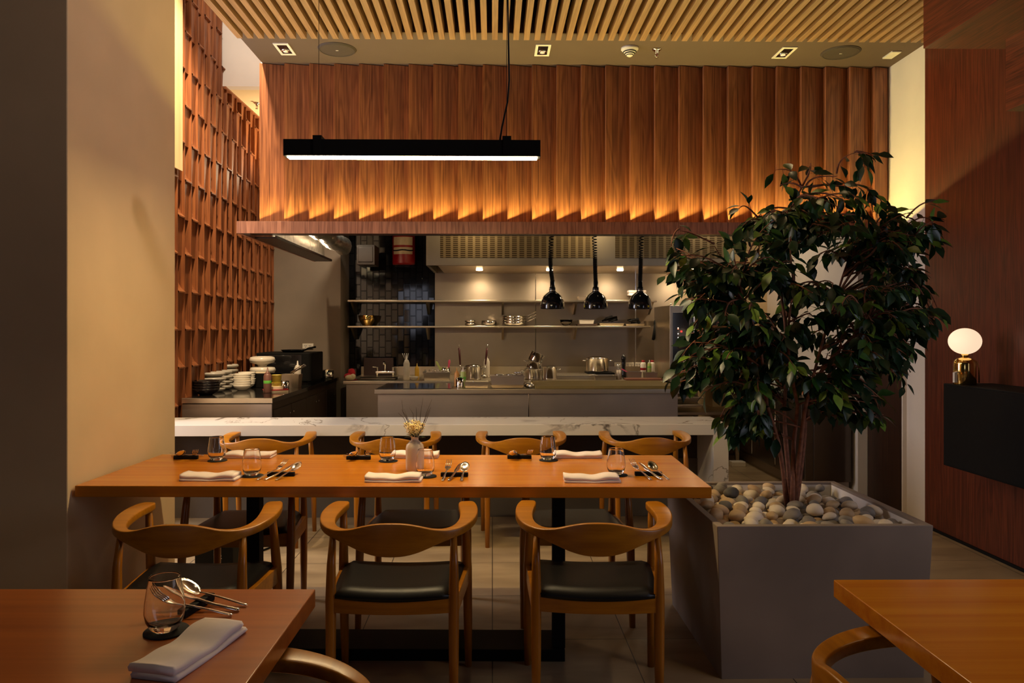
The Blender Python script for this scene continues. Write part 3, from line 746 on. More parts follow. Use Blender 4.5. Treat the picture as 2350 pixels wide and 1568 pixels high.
MB().tube([(-.05, -.02, .075), (-.078, -.03, .075)], .004, 8).box(-.09, -.073, -.045, -.028, 0.015, .075).build('switch', plastic_white, t)
MB().tube([(.03, -.02, .155), (.055, -.03, .135), (.065, -.03, .10), (.066, -.03, .012)], .0035, 8).build('cord', brass, t)

# ------------------------------------------------------------ place settings
def glass_mesh():
    out = [(.001, 0), (.022, .0), (.030, .006), (.038, .022), (.0415, .040), (.040, .062), (.036, .088), (.0325, .112), (.0318, .1145)]
    inn = [(.0308, .1145), (.0312, .111), (.0345, .088), (.0385, .062), (.040, .040), (.0365, .024), (.028, .014), (.001, .011)]
    return MB().lathe(out+inn, 36)
gl_proto = None
def drink_glass(p, label, group, rz=0, s=1):
    global gl_proto
    if gl_proto is None:
        gl_proto = glass_mesh().build('drinking_glass', clear); o = gl_proto
    else: o = gl_proto.copy(); C.objects.link(o)
    o.location = p; o.scale = (s, s, s); tag(o, label, 'glass', group); return o
co_proto = MB().lathe([(.045, 0), (.046, .001), (.046, .003), (.045, .004)], 40)
first = {}
def place(kind, mb_fn, mat, name, p, rz, label, cat, group, sc=None, **k):
    if kind not in first: o = mb_fn().build(name, mat, **k); first[kind] = o
    else: o = first[kind].copy(); C.objects.link(o)
    o.location = p; o.rotation_euler = (0, 0, rz) if not isinstance(rz, tuple) else rz
    if sc: o.scale = sc
    return tag(o, label, cat, group)
def flat_loft(st_):   # stations (y, halfwidth, z, thickness)
    secs = []
    for y, hw, z, th in st_:
        secs.append([(hw*math.cos(2*PI*j/10), y, z+th/2*math.sin(2*PI*j/10)) for j in range(10)])
    return MB().loft(secs)
def knife_mb(): return flat_loft([(-.105, .004, .004, .006), (-.10, .007, .004, .007), (-.04, .0055, .012, .007), (.0, .005, .0215, .006), (.015, .010, .0240, .002), (.06, .0095, .036, .0015), (.085, .005, .042, .0012), (.09, .001, .043, .001)])
def handle_st(): return [(-.105, .004, .004, .004), (-.10, .0065, .004, .004), (-.05, .005, .014, .004), (.0, .0032, .0225, .003), (.02, .003, .024, .003)]
def fork_mb():
    b = flat_loft(handle_st()+[(.032, .008, .026, .002), (.042, .0128, .030, .0018), (.052, .0132, .0345, .0018)])
    for x in (-.0112, -.0037, .0037, .0112):
        b.tube([(x, .050, .0335), (x, .07, .044), (x*.95, .092, .060)], [.0019, .0018, .0009], 6)
    return b
def spoon_mb():
    b = flat_loft(handle_st())
    # bowl
    n, m = 18, 5; v = []; f = []
    for k in range(m+1):
        r = k/m
        for j in range(n):
            a = 2*PI*j/n
            v.append((.0215*r*math.cos(a), .046+.027*r*math.sin(a), .0335+.009*(r*r)+.016*math.sin(a)*r-.006))
    for k in range(m):
        for j in range(n): q = (j+1) % n; f.append((k*n+j, k*n+q, (k+1)*n+q, (k+1)*n+j))
    o = len(v); v += [(x, y, z-.0012) for x, y, z in v]; f += [tuple(reversed([i+o for i in g])) for g in f]
    for j in range(n): q = (j+1) % n; f.append((m*n+j, m*n+q, o+m*n+q, o+m*n+j))
    b.add(v, f, True); return b
def rest_mb(): return MB().box(-.060, .060, -.0095, .0095, 0, .018)
def napkin_mb(seed=0):
    # folded cloth: three stacked soft layers
    b = MB(); rn = random.Random(seed); ph = rn.uniform(0, 6)
    N_ = 24
    for lay, (h0, h1, dx, dy) in enumerate(((0, .010, 0, 0), (.0105, .024, -.004, .005))):
        secs = []
        for i in range(N_+1):
            u = i/N_*2-1; x = u*(.118-.003*lay)+dx
            bz = (.0022*math.sin(u*3+ph)+.0012*math.sin(u*7+ph*2))*(1+lay)
            hw = .046
            sec = [(x, -hw+dy+.003*math.sin(u*2+ph), h0 if lay == 0 else h0+bz*.5), (x, -hw-.003+dy, (h0+h1)/2+bz*.7), (x, -hw+.002+dy, h1+bz), (x, 0, h1+bz*1.3+.001), (x, hw+dy-.002, h1+bz), (x, hw+.003+dy, (h0+h1)/2+bz*.7), (x, hw+dy, h0 if lay == 0 else h0+bz*.5)]
            secs.append(sec)
        b.loft(secs)
    return b
TZ = .7503
def setting(n_px, g_px, r_px, flip, where, group, nrz=0, rrz=0, gs=1, spread=(0, 0, 0), tz=TZ):
    rz = (PI if flip else 0)-math.radians(1.5)+rrz
    n = PZ(*n_px, tz); g = PZ(*g_px, tz); r = PZ(*r_px, tz)
    key = 'napkin'+str(len(first) % 3)
    place(key, lambda: napkin_mb(len(first)), napkin_m, 'napkin', n, (PI if flip else 0)-math.radians(1.5)+nrz, 'folded pale linen napkin '+where, 'napkin', 'napkins on the tables')
    place('coaster', lambda: co_proto, blackfelt, 'coaster', g, 0, 'round black coaster '+where, 'coaster', 'coasters on the tables')
    drink_glass(g+Vector((-.004, .0, .0042)), 'empty stemless drinking glass '+where, 'drinking glasses on the tables')
    place('rest', rest_mb, blackmatt, 'cutlery_rest', r, rz, 'black cutlery rest '+where, 'cutlery rest', 'cutlery rests on the tables', bevel=.003)
    for nm, fn, dx, a in (('fork', fork_mb, -.036, spread[0]), ('dinner_knife', knife_mb, .004, spread[1]), ('spoon', spoon_mb, .040, spread[2])):
        d = Vector((math.cos(rz)*dx, math.sin(rz)*dx, 0))
        place(nm, fn, cutlery_m, nm, r+d, rz+math.radians(a), 'steel '+nm.replace('_', ' ')+' '+where, nm.split('_')[-1], 'cutlery on the tables')
setting((485, 1100), (580, 1093), (645, 1093), False, 'at the left near-side place of the long table', '', 0, 0, 1, (-22, -26, -18))
setting((905, 1103), (978, 1094), (1043, 1094), False, 'at the middle near-side place of the long table', '', 0, 0, 1, (-4, -12, -2))
setting((1358, 1104), (1416, 1091), (1488, 1092), False, 'at the right near-side place of the long table', '', 0, 0, 1, (16, 20, 16))
setting((575, 1049), (499, 1058), (427, 1054), True, 'at the left far-side place of the long table', '', 0, 0, 1, (30, -30, 40))
setting((953, 1049), (891, 1059), (823, 1055), True, 'at the middle far-side place of the long table', '', 0, 0, 1, (20, -24, 30))
setting((1325, 1049), (1259, 1057), (1192, 1053), True, 'at the right far-side place of the long table', '', 0, 0, 1, (12, -14, 10))
setting((443, 1500), (382, 1450), (452, 1398), False, 'on the left foreground table', '', math.radians(78), math.radians(80), 1, (6, 0, -2))

# vase
vp = PZ(952, 1080, TZ)
t = thing('vase', 'cream ceramic bottle vase on the long table', 'vase', tuple(vp))
MB().lathe([(.036, 0), (.0405, .004), (.0415, .02), (.0415, .10), (.038, .118), (.026, .131), (.0175, .137), (.016, .146), (.019, .154), (.0215, .156), (.018, .1555), (.013, .146), (.012, .135), (.001, .130)], 36).build('body', ceramic, t)
fl = thing('dried_flowers', 'dried cream flowers and dark twigs in the cream vase', 'dried flowers', tuple(vp+Vector((0, 0, .135))))
b = MB()
vpx = [((945, 985), (925, 947), (922, 918)), ((940, 990), (927, 960), (914, 948)), ((947, 990), (937, 965), (928, 940)), ((950, 985), (948, 950), (939, 935)), ((955, 985), (956, 950), (955, 935)), ((962, 985), (965, 950), (971, 912)), ((968, 985), (978, 950), (991, 917)), ((975, 965), (983, 945), (989, 935)), ((940, 985), (932, 955), (921, 940)), ((970, 985), (980, 960), (987, 942))]
for q in vpx:
    pts = [Vector((0, 0, 0))]+[PY(x, y, vp.y+rt.uniform(-.02, .02))-fl.location for x, y in q]
    b.tube(pts, [.0016, .0014, .0011, .0006], 5)
b.build('twigs', twig_m, fl)
b = MB()
for k in range(420):
    a = rt.uniform(0, 6.28); r = math.sqrt(rt.random()); h = rt.random()
    c = Vector((r*.050*math.cos(a)*(.45+h*.6), r*.045*math.sin(a)*(.45+h*.6), .024+.072*h*(1-.25*r)))
    d = Vector((rt.gauss(0, 1), rt.gauss(0, 1), rt.gauss(.4, 1))).normalized()
    b.tube([c, c+d*.005, c+d*.010+Vector((rt.gauss(0, .003), 0, rt.gauss(0, .003)))], [.0012, .0024, .0010], 4)
b.build('blossom', flower_m, fl)
lf = MB()
for k in range(14):
    a = k*2.4; leaf(Vector((.008*math.cos(a), .008*math.sin(a), .015)), Vector((math.cos(a), math.sin(a), rt.uniform(.1, 1.2))), Vector((0, 0, 1)), .042, .013, 0)
lf.build('leaves', leafdark, fl)

# ============================================================ KITCHEN
# left counter
t = thing('kitchen_counter', 'dark topped kitchen counter along the lattice wall', 'counter')
MB().box(WL+.09, -1.716, 5.90, CK-.01, .815, .85).build('worktop', counter_black, t)
MB().box(WL+.09, -1.716, 5.875, 5.90, .812, .852).build('front_edge', st, t, bevel=.002)
MB().box(WL+.09, -1.722, 5.885, 5.90, .08, .805).build('front_panel', st_soft, t, bevel=.002)
MB().box(WL+.09, -1.74, 5.90, CK-.01, .08, .812).build('body', dark_cab, t)
yy = 5.95
for k, wd in enumerate((.52, .52, .42, .42, .42)):
    dr = MB().box(-1.74, -1.725, yy, yy+wd-.012, .12, .75).build('door', dark_cab, t, bevel=.002)
    MB().lathe([(.006, 0), (.009, .006), (.001, .009)], 12).xform(Matrix.Translation((-1.725, yy+(.05 if k % 2 else wd-.06), .68)) @ Matrix.Rotation(PI/2, 4, 'Y')).build('knob', chrome, dr)
    yy += wd
# island
t = thing('kitchen_island', 'long brushed steel kitchen island', 'island')
ix0, ix1 = -.998, 1.597
MB().box(ix0, ix1, 6.36, 7.07, .840, .88).build('worktop', st, t, bevel=.003)
MB().box(ix0+.03, ix1-.03, 7.0, 7.05, .02, .84).build('back_panel', st_soft, t)
sx_ = PY(1213, 930, 6.38).x
MB().box(ix0+.025, sx_-.002, 6.385, 6.40, .02, .84).build('front_panel', st_soft, t); MB().box(sx_+.002, ix1-.012, 6.385, 6.40, .02, .84).build('front_panel', st_soft, t)
MB().box(ix0+.03, ix0+.05, 6.4, 7.0, .02, .84).box(ix1-.035, ix1-.015, 6.4, 7.0, .02, .84).build('side_panel', st_soft, t)
MB().box(sx_-.003, sx_+.003, 6.38, 6.386, .02, .84).build('seam', chrome, t)
MB().box(ix0+.0+.02, -.35, 6.40, 7.03, .8802, .884).build('glass_hob', counter_black, t)
solo(MB().box(PY(1226, 0, 6.5).x, 1.575, 6.385, 7.05, .8805, .905), 'chopping_board', olive_board, 'large olive chopping board covering the right end of the island', 'chopping board', bevel=.003)
# back counter
t = thing('back_counter', 'steel back counter with a sink under the black tiles', 'counter')
bx0, bx1 = -1.545, 1.80
MB().box(bx0, bx1, 7.78, BK-.02, .815, .85).build('worktop', st, t, bevel=.003)
MB().box(bx0+.03, bx1, 7.80, BK-.02, .10, .815).build('body', st_soft, t)
MB().box(bx0, bx1, BK-.05, BK-.015, .85, .945).build('upstand', st, t)
s_ = MB(); q = [(-.20, -.17), (.20, -.17), (.20, .17), (-.20, .17)]
sc_ = Vector((PZ(866, 870, .85).x, 8.1, .852))
s_.loft([[(sc_.x+x*1.12, sc_.y+y*1.12, .852) for x, y in q], [(sc_.x+x*1.05, sc_.y+y*1.05, .862) for x, y in q], [(sc_.x+x, sc_.y+y, .853) for x, y in q]], caps=False)
s_.build('sink_rim', chrome, t)
# faucet
t = thing('faucet', 'chrome wall faucet with two lever handles in front of the brown board', 'faucet', (sc_.x+.01, 8.62, .85))
MB().box(-.11, .11, -.02, .02, .03, .055).build('bridge', chrome, t, bevel=.006)
MB().tube([(0, 0, .05), (0, 0, .13), (0, -.03, .16), (0, -.08, .165), (0, -.12, .14)], [.011, .010, .009, .009, .009], 12).build('spout', chrome, t)
for sx in (-1, 1): MB().lathe([(.013, .0), (.013, .06), (.010, .09), (.014, .10), (.001, .105)], 14, (sx*.09, 0, 0)).tube([(sx*.09, 0, .10), (sx*.15, -.02, .105)], .006, 8).build('lever', chrome, t)
bp = PY(869, 871, 8.75)
solo(MB().box(PY(835, 0, 8.75).x, PY(903, 0, 8.75).x, 8.74, 8.76, .85, PY(0, 822, 8.75).z), 'splash_board', brown_panel, 'dark brown board standing behind the faucet', 'board', bevel=.002)
# sink unit front door (left end)
# shelves
def shelf(z, x0, x1, lb):
    t = thing('wall_shelf', lb, 'shelf')
    MB().box(x0, x1, 8.50, BK-.02, z-.022, z).build('shelf_board', st, t, bevel=.004)
    for px in (808, 980, 1154, 1322, 1497):
        x = PY(px, 0, 8.6).x
        if x > x1-.02: continue
        MB().add([(x-.012, 8.56, z-.022), (x-.012, BK-.02, z-.022), (x-.012, BK-.02, z-.16), (x-.012, 8.80, z-.16), (x+.012, 8.56, z-.022), (x+.012, BK-.02, z-.022), (x+.012, BK-.02, z-.16), (x+.012, 8.80, z-.16)],
                 [(0, 1, 2, 3), (7, 6, 5, 4), (0, 4, 5, 1), (1, 5, 6, 2), (2, 6, 7, 3), (3, 7, 4, 0)]).build('bracket', st, t)
SX0 = PY(797, 0, 8.5).x; ZU = PY(0, 688, 8.5).z; ZL = PY(0, 748, 8.5).z
shelf(ZU, SX0, PY(1508, 0, 8.5).x, 'upper steel wall shelf behind the heat lamps')
shelf(ZL, SX0, 1.80, 'lower steel wall shelf loaded with pans and trays')
# hood
t = thing('extractor_hood', 'wide brushed steel extractor hood with louvred panels above the cooking line', 'extractor hood')
hx0 = PY(978, 0, 7.8).x; hz = PY(0, 608, 7.8).z
MB().box(hx0, 2.42, 7.80, 7.83, hz, 2.6).build('front', st, t, bevel=.003)
MB().box(hx0, hx0+.03, 7.83, BK-.02, hz, 2.6).build('side', st, t)
MB().box(hx0+.12, 2.42, 7.83, BK-.02, hz-.002, hz+.012).build('filter_plate', steel('hood_underside', (.62, .52, .38, 1), .3, 'x'), t)
for a, b_ in ((1010, 1362), (1412, 1668)):
    MB().box(PY(a, 0, 7.79).x, PY(b_, 0, 7.79).x, 7.792, 7.80, PY(0, 590, 7.79).z, 2.55).build('louvre_panel', vent_m, t, bevel=.001)
for k, px in enumerate((1100, 1262, 1425, 1590)):
    x = PY(px, 0, 8.25).x
    MB().lathe([(.035, -.012), (.035, 0)], 20, (x, 8.30, hz-.002)).build('hood_light', emit('hood_light_%d' % k, (1, .74, .40), 60), t)
# heat lamps
def heat_lamp(px, lb, first_one=None):
    x = PY(px, 0, 6.45).x
    t = thing('heat_lamp', lb, 'heat lamp', (x, 6.45, 1.565), 0, 'black heat lamps over the island')
    MB().lathe([(.1025, 0), (.104, .006), (.102, .035), (.094, .075), (.075, .112), (.05, .135), (.028, .146), (.028, .152), (.0265, .152), (.048, .131), (.072, .108), (.090, .072), (.098, .033), (.0985, .004)], 40, caps=False).build('shade', blackgloss, t)
    MB().lathe([(.028, .146), (.028, .185), (.021, .19), (.021, .235), (.017, .24), (.001, .24)], 24).build('socket', blackgloss, t)
    MB().lathe([(.0285, .155), (.0295, .158), (.0285, .161)], 24, caps=False).build('trim_ring', chrome, t)
    sgn = 1 if px != 1367 else -1
    b = MB(); pts = []
    lean = {1268: -.018, 1367: -.005, 1469: .006}[px]
    z = .235; k = 0
    turns_lo = 22
    for i in range(turns_lo*10+1):
        u = i/(turns_lo*10); a = i/10*2*PI; pts.append((lean*math.sin(u*PI*.5)+.0155*math.cos(a), .0155*math.sin(a), .235+u*.20))
    for i in range(1, 15*10+1):
        u = i/150; a = i/10*2*PI; rr = .0155+.006*u; pts.append((lean*(1+0*u)+.05*sgn*u*u*(.5 if px == 1268 else .4)+rr*math.cos(a), rr*math.sin(a), .435+.36*(u**1.25)))
    b.tube(pts, .0042, 5); b.tube([pts[-1], (pts[-1][0], 0, 1.19)], .004, 6)
    b.build('coiled_cord', blackmatt, t)
    if px != 1268:
        a_ = -PI/2+(.55 if px == 1469 else -1.35)
        q = Matrix.Translation((.1035*math.cos(a_), .1035*math.sin(a_), .020)) @ Matrix.Rotation(a_, 4, 'Z')
        MB().box(-.001, .001, -.008, .008, -.008, .008).xform(q).build('sticker', plain('yellow_sticker_'+str(px), srgb(216, 200, 40), .5, 0), t)
    return t
heat_lamp(1268, 'leftmost black heat lamp on a coiled cord over the island')
heat_lamp(1367, 'middle black heat lamp on a coiled cord over the island')
heat_lamp(1469, 'rightmost black heat lamp on a coiled cord over the island')
# duct in the left corner
dct = MB()
pts_ = []; rr_ = []
for q in range(41): pts_.append((-1.60+.02*math.sin(q*.4), 6.1+q*.05, 2.33-.0016*q)); rr_.append(.085+.009*math.sin(q*2.1)+.006*math.sin(q*.9))
dct.tube(pts_, rr_, 16)
solo(dct, 'exhaust_duct', foil, 'foil wrapped exhaust duct lit inside the left end of the canopy', 'duct')
solo(MB().box(-1.50, -1.30, 8.3, 8.6, 2.10, 2.32).box(-1.48, -1.32, 8.29, 8.3, 2.13, 2.30), 'ceiling_box', dark_cab, 'dark bracket box high in front of the black tiles', 'box', bevel=.004)
# red fire blanket drum
fx = PY(926, 0, 8.75).x
t = thing('fire_canister', 'red fire safety canister strapped to the black tiles', 'fire canister', (fx, 8.77, PY(0, 606, 8.75).z))
MB().lathe([(.13, 0), (.132, .02), (.132, .33), (.12, .36), (.001, .37)], 32, sy=.75).build('body', red_m, t)
lab = MB(); 
def lab_arc(z0, z1):
    n = 10; v = []
    for i in range(n+1):
        a = -PI/2+(i/n-.5)*1.9; v += [(.1335*math.cos(a), .1335*.75*math.sin(a), z0), (.1335*math.cos(a), .1335*.75*math.sin(a), z1)]
    lab.add(v, [(2*i, 2*i+2, 2*i+3, 2*i+1) for i in range(n)], True)
lab_arc(.22, .315); lab_arc(.115, .195); lab.build('label', cream_label, t)
MB().tube([(.136*math.cos(-PI/2+q*.2), .75*.138*math.sin(-PI/2+q*.2), .16+.004*math.cos(q)) for q in range(-5, 6)], .008, 6).build('strap', blackmatt, t)

def outlet(px0, px1, py0, py1, Y, lb, n=2):
    x0, x1 = PY(px0, 0, Y).x, PY(px1, 0, Y).x; z0, z1 = PY(0, py1, Y).z, PY(0, py0, Y).z
    t = thing('wall_socket', lb, 'socket', ((x0+x1)/2, Y, (z0+z1)/2)); w_ = (x1-x0)/2; h = (z1-z0)/2
    MB().box(-w_, w_, 0, .012, -h, h).build('plate', plastic_white, t, bevel=.003)
    b = MB()
    for k in range(n):
        c = (k-(n-1)/2)*(w_*1.6/n)
        for dx, dz in ((-.008, .006), (.008, .006), (0, -.010)): b.box(c+dx-.0028, c+dx+.0028, -.0015, 0, dz-.0045, dz+.0045)
    b.build('holes', blackmatt, t); return t
outlet(694, 719, 789, 801, CK-.014, 'white socket on the concrete wall above the black appliance', 2)
outlet(1410, 1434, 833, 845, BK-.028, 'leftmost white socket behind the pepper mill', 2)
outlet(1436, 1455, 833, 845, BK-.028, 'middle white socket right of the pepper mill', 2)
outlet(1457, 1474, 833, 845, BK-.028, 'rightmost white socket beside the red capped bottles', 2)

# -------- oven and right side equipment
ox = PY(1537, 0, 7.75).x
t = thing('combi_oven', 'steel combi oven with a black control panel, left edge beside the tree', 'oven', (ox, 7.75, .84))
ztop = PY(0, 700, 7.75).z-.84
MB().box(0, .72, 0, .75, .0, ztop).build('body', st, t, bevel=.006)
MB().box(.03, .20, -.008, 0, .12, ztop-.075).build('control_panel', blackgloss, t, bevel=.002)
MB().box(.22, .70, -.03, 0, .10, ztop-.05).build('door', blackgloss, t, bevel=.004)
MB().box(.235, .25, -.06, -.03, .15, ztop-.12).build('door_handle', chrome, t, bevel=.004)
b = MB(); 
for (dx, dz) in ((.085, .56), (.085, .50), (.085, .46)): b.box(dx-.004, dx+.004, -.011, -.008, dz-.006, dz+.006)
b.build('indicator', emit('indicator_white', (1, .95, .9), 1.5), t)
MB().box(.110, .128, -.011, -.008, .515, .533).build('display', emit('display_red', (1, .04, .03), 2), t)
MB().box(.085-.006, .085+.006, -.011, -.008, .545, .56).build('display', emit('display_orange', (1, .3, .15), 1.5), t)
for k in range(2): MB().lathe([(.012, ztop), (.012, ztop+.03), (.001, ztop+.031)], 12, (.06+.05*k, .2, 0)).build('vent_pipe', chrome, t)
t = thing('oven_stand', 'steel stand with trays under the combi oven', 'stand', (ox-.02, 7.72, 0))
for x in (0.02, .72):
    for y in (.03, .72): MB().box(x-.018, x+.018, y-.018, y+.018, 0, .83).build('leg', st, t)
for z in (.22, .50, .80): MB().box(0, .74, 0, .75, z, z+.025).build('shelf', st, t)
for i, z in enumerate((.36, .44, .60, .68)):
    solo(MB().box(ox+.03, ox+.34, 7.75, 8.25, z-.02+.0, z).box(ox+.02, ox+.35, 7.74, 7.76, z-.004, z+.004), 'oven_tray', st, ('lowest', 'second lowest', 'second highest', 'topmost')[i]+' flat steel tray in the stand under the combi oven', 'tray', 'trays under the oven', bevel=.002)
t = thing('undercounter_fridge', 'stainless undercounter cabinet along the right kitchen wall behind the tree', 'fridge')
MB().box(2.60, WR-.03, 6.24, 8.2, .80, .84).build('worktop', st, t, bevel=.003)
MB().box(2.63, WR-.03, 6.26, 8.2, .10, .80).build('body', st_dark, t, bevel=.003)
MB().box(2.655, WR-.03, 6.30, 8.2, 0.0, .10).build('plinth', st_soft, t)
MB().box(2.70, WR-.08, 6.25, 6.26, .12, .78).build('end_panel', st_dark, t, bevel=.002)
for k in range(3):
    y = 6.30+k*.62
    d_ = MB().box(2.615, 2.63, y, y+.60, .12, .78).build('door', st_dark, t, bevel=.002)
    MB().tube([(2.605, y+.56, .14), (2.605, y+.56, .77)], .006, 6).build('hinge', chrome, d_)
solo(MB().box(0, .14, 0, .10, 0, .05), 'step_block', ceramic_white, 'pale low block on the kitchen floor between bar and steel cabinet', 'block', loc=(PZ(1680, 1072, 0).x, PZ(1680, 1072, 0).y, 0), bevel=.005)
# things on the right counter, half hidden by the tree
def cyl(r, h, top=True): return MB().lathe([(r*.96, 0), (r, .004), (r, h), (r*.93, h), (r*.92, .01), (.001, .008)] if top else [(r, 0), (r, h), (.001, h)], 24)
solo(cyl(.05, .10), 'food_tub', plastic_white, 'white plastic tub on the right steel cabinet behind the tree', 'tub', loc=(2.72, 6.60, .84))
solo(MB().box(-.09, .09, -.06, .06, 0, .16), 'ticket_printer', plastic_white, 'white boxy ticket printer on the right steel cabinet', 'printer', loc=(2.86, 7.0, .84), bevel=.015)
solo(MB().box(-.12, .12, -.10, .10, 0, .07), 'storage_box', orange_obj, 'orange box on the right steel cabinet behind the leaves', 'box', loc=(2.80, 6.40, .84), bevel=.008)
solo(MB().box(-.2, .2, -.015, .015, 0, .26), 'display_screen', plain('screen_white', srgb(200, 220, 225), .4), 'pale screen standing on the right steel cabinet', 'screen', loc=(2.82, 7.6, .84), bevel=.006)

# -------- tableware on the left counter
def bowl_mb(r, h, rim=.0): return MB().lathe([(r*.45, 0), (r*.50, .004), (r*.86, h*.5), (r, h), (r*.97, h+.001), (r*.82, h*.52), (r*.4, .010), (.001, .009)], 28)
def stack(kind, fn, mat, name, px, py, Y, z0, n, dz, lb, cat, group, m_words):
    p = PY(px, py, Y)
    for k in range(n):
        o = place(kind, fn, mat, name, (p.x+.003*((k*7) % 3-1), Y, z0+k*dz), k*.7, m_words(k, n)+' '+lb, cat, group)
ordw = lambda k, n: 'topmost' if k == n-1 else ('bottom' if k == 0 else ('second from the bottom' if k == 1 else ('third from the bottom' if k == 2 else ('fourth from the bottom' if k == 3 else 'fifth from the bottom'))))
CZ = .8505
stack('bbowl', lambda: bowl_mb(.108, .055), ceramic_black, 'black_bowl', 474, 900, 6.20, CZ, 4, .021, 'black bowl in the stack beside the lattice wall', 'bowl', 'black bowls', ordw)
def fat(): return MB().lathe([(.05, 0), (.075, .004), (.098, .018), (.100, .030), (.090, .040), (.078, .041), (.07, .034), (.001, .022)], 28)
for i, (px, Y, n, wd) in enumerate(((490, 6.50, 4, 'front'), (507, 6.76, 4, 'middle'), (522, 7.02, 5, 'rear'))):
    stack('fatbowl', fat, ceramic_grey, 'grey_bowl', px, 880, Y, CZ, n, .043, 'grey thick rimmed bowl in the '+wd+' stack', 'bowl', 'grey thick rimmed bowls', ordw)
for i, (px, Y, wd) in enumerate(((556, 6.66, 'front'), (566, 6.90, 'rear'))):
    stack('ricebowl', lambda: bowl_mb(.078, .05), ceramic_white, 'white_bowl', px, 880, Y, CZ, 6, .019, 'white bowl in the '+wd+' nested stack', 'bowl', 'nested white bowls', ordw)
t = thing('napkin_box', 'black open box with papers behind the white bowls', 'box', (PY(594, 0, 6.95).x, 7.0, CZ))
MB().box(-.07, .09, -.07, .09, 0, .13).build('body', blackmatt, t, bevel=.004)
MB().box(-.06, .06, -.06, .08, .131, .138).build('papers', paper, t)
wb = PY(603, 0, 7.25)
for k in range(2): place('wbowl', lambda: MB().lathe([(.045, 0), (.04, .02), (.06, .035), (.11, .05), (.122, .075), (.112, .10), (.09, .108), (.085, .10), (.001, .07)], 32), ceramic_white, 'serving_bowl', (wb.x-.004*k, 7.25, .92+k*.098 if True else 0), 0, ('lower' if k == 0 else 'upper')+' big white footed serving bowl on the black crate', 'bowl', 'white footed bowls')
solo(MB().box(-.11, .11, -.11, .11, 0, .069), 'crate', blackmatt, 'low black crate under the white footed bowls', 'crate', loc=(wb.x, 7.25, CZ), bevel=.004)
def bottle(p, r, h, mat, lb, band=None, cap=plastic_clear, nozzle=True, cat='bottle', name='squeeze_bottle'):
    t = thing(name, lb, cat, p)
    MB().lathe([(r*.95, 0), (r, .004), (r, h*.86), (r*.8, h*.95), (r*.55, h)], 20).build('body', mat, t)
    MB().lathe([(r*.7, h*.93), (r*.7, h*1.02), (r*.25, h*1.08), (r*.12, h*1.30), (.001, h*1.30)] if nozzle else [(r*.6, h*.95), (r*.6, h*1.12), (.001, h*1.12)], 16).build('cap', cap, t)
    if band: MB().lathe([(r*1.01, h*.48), (r*1.02, h*.49), (r*1.02, h*.62), (r*1.01, h*.63)], 20, caps=False).build('band', band, t)
    return t
bottle((PY(614, 0, 6.40).x, 6.40, CZ), .033, .165, brown_sauce, 'brown sauce squeeze bottle with a bright green band on the dark counter', green_tape, brown_sauce)
for k in range(2): solo(MB().lathe([(.034, 0), (.042, .075), (.044, .078), (.040, .076), (.033, .006), (.001, .004)], 24), 'plastic_cup', yellow_cup, ('lower', 'upper')[k]+' yellow printed plastic cup beside the brown sauce bottle', 'cup', 'yellow cups', loc=(PY(635, 0, 6.5).x, 6.5, CZ+.068*k))
solo(cyl(.045, .075), 'steel_cup', chrome, 'small steel cup beside the yellow cups', 'cup', loc=(PY(652, 0, 6.75).x, 6.75, CZ))
t = thing('steel_container', 'tall steel food container with tongs behind the red book', 'container', (PY(668, 0, 7.0).x, 7.0, CZ))
MB().loft([[(-.08, -.06, 0), (.08, -.06, 0), (.08, .06, 0), (-.08, .06, 0)], [(-.09, -.07, .12), (.09, -.07, .12), (.09, .07, .12), (-.09, .07, .12)], [(-.083, -.063, .12), (.083, -.063, .12), (.083, .063, .12), (-.083, .063, .12)], [(-.074, -.054, .01), (.074, -.054, .01), (.074, .054, .01), (-.074, .054, .01)]], smooth=False).build('body', st, t)
solo(MB().tube([(0, 0, 0), (.05, 0, .03), (.13, 0, .075)], [.012, .012, .012], 8).tube([(0, .02, 0), (.06, .02, .03), (.135, .02, .07)], [.008, .008, .010], 8), 'tongs', chrome, 'steel tongs lying across the tall food container', 'tongs', loc=(PY(668, 0, 7.0).x+.0, 6.99, CZ+.131))
bottle((PY(683, 0, 7.25).x, 7.25, CZ+.0), .034, .18, plastic_clear, 'clear squeeze bottle in front of the black appliance', None, plastic_white)
bk = thing('notebook', 'red covered notebook lying on the dark counter', 'book', (PY(685, 0, 6.45).x-.0, 6.5, CZ), math.radians(20))
bkx = -1.90
bk.location.x = bkx+.03
MB().box(-.10, .10, -.07, .07, 0, .016).build('pages', paper, bk); MB().box(-.105, .105, -.075, .075, .016, .020).build('cover', red_cloth, bk)
solo(MB().box(-.06, .06, -.045, .045, 0, .028), 'paper_box', paper, 'small cream box on the red notebook', 'box', loc=(bkx+.03, 6.5, CZ+.0205), rz=.3, bevel=.003)
ap = thing('countertop_oven', 'black countertop appliance against the concrete wall', 'oven', (PY(664, 0, 7.75).x, 7.75, CZ))
aw = (PY(727, 0, 7.6).x-PY(600, 0, 7.6).x)/2
MB().box(-aw, aw, -.20, .30, .012, .30).build('body', blackmatt, ap, bevel=.01)
MB().box(-aw+.02, aw-.10, -.208, -.20, .04, .28).build('door', blackgloss, ap, bevel=.004)
for x in (-aw+.03, aw-.03): MB().box(x-.015, x+.015, -.18, .26, 0, .012).build('foot', blackmatt, ap)
t = thing('frying_pan', 'black frying pan lying on top of the black appliance', 'pan', (PY(670, 0, 7.7).x, 7.75, CZ+.3005))
MB().lathe([(.10, 0), (.125, .025), (.127, .026), (.10, .006), (.001, .004)], 28).build('pan', blackgloss, t)
MB().tube([(.12, 0, .022), (.16, -.02, .04), (.24, -.05, .055)], [.008, .010, .011], 10).build('handle', blackmatt, t)
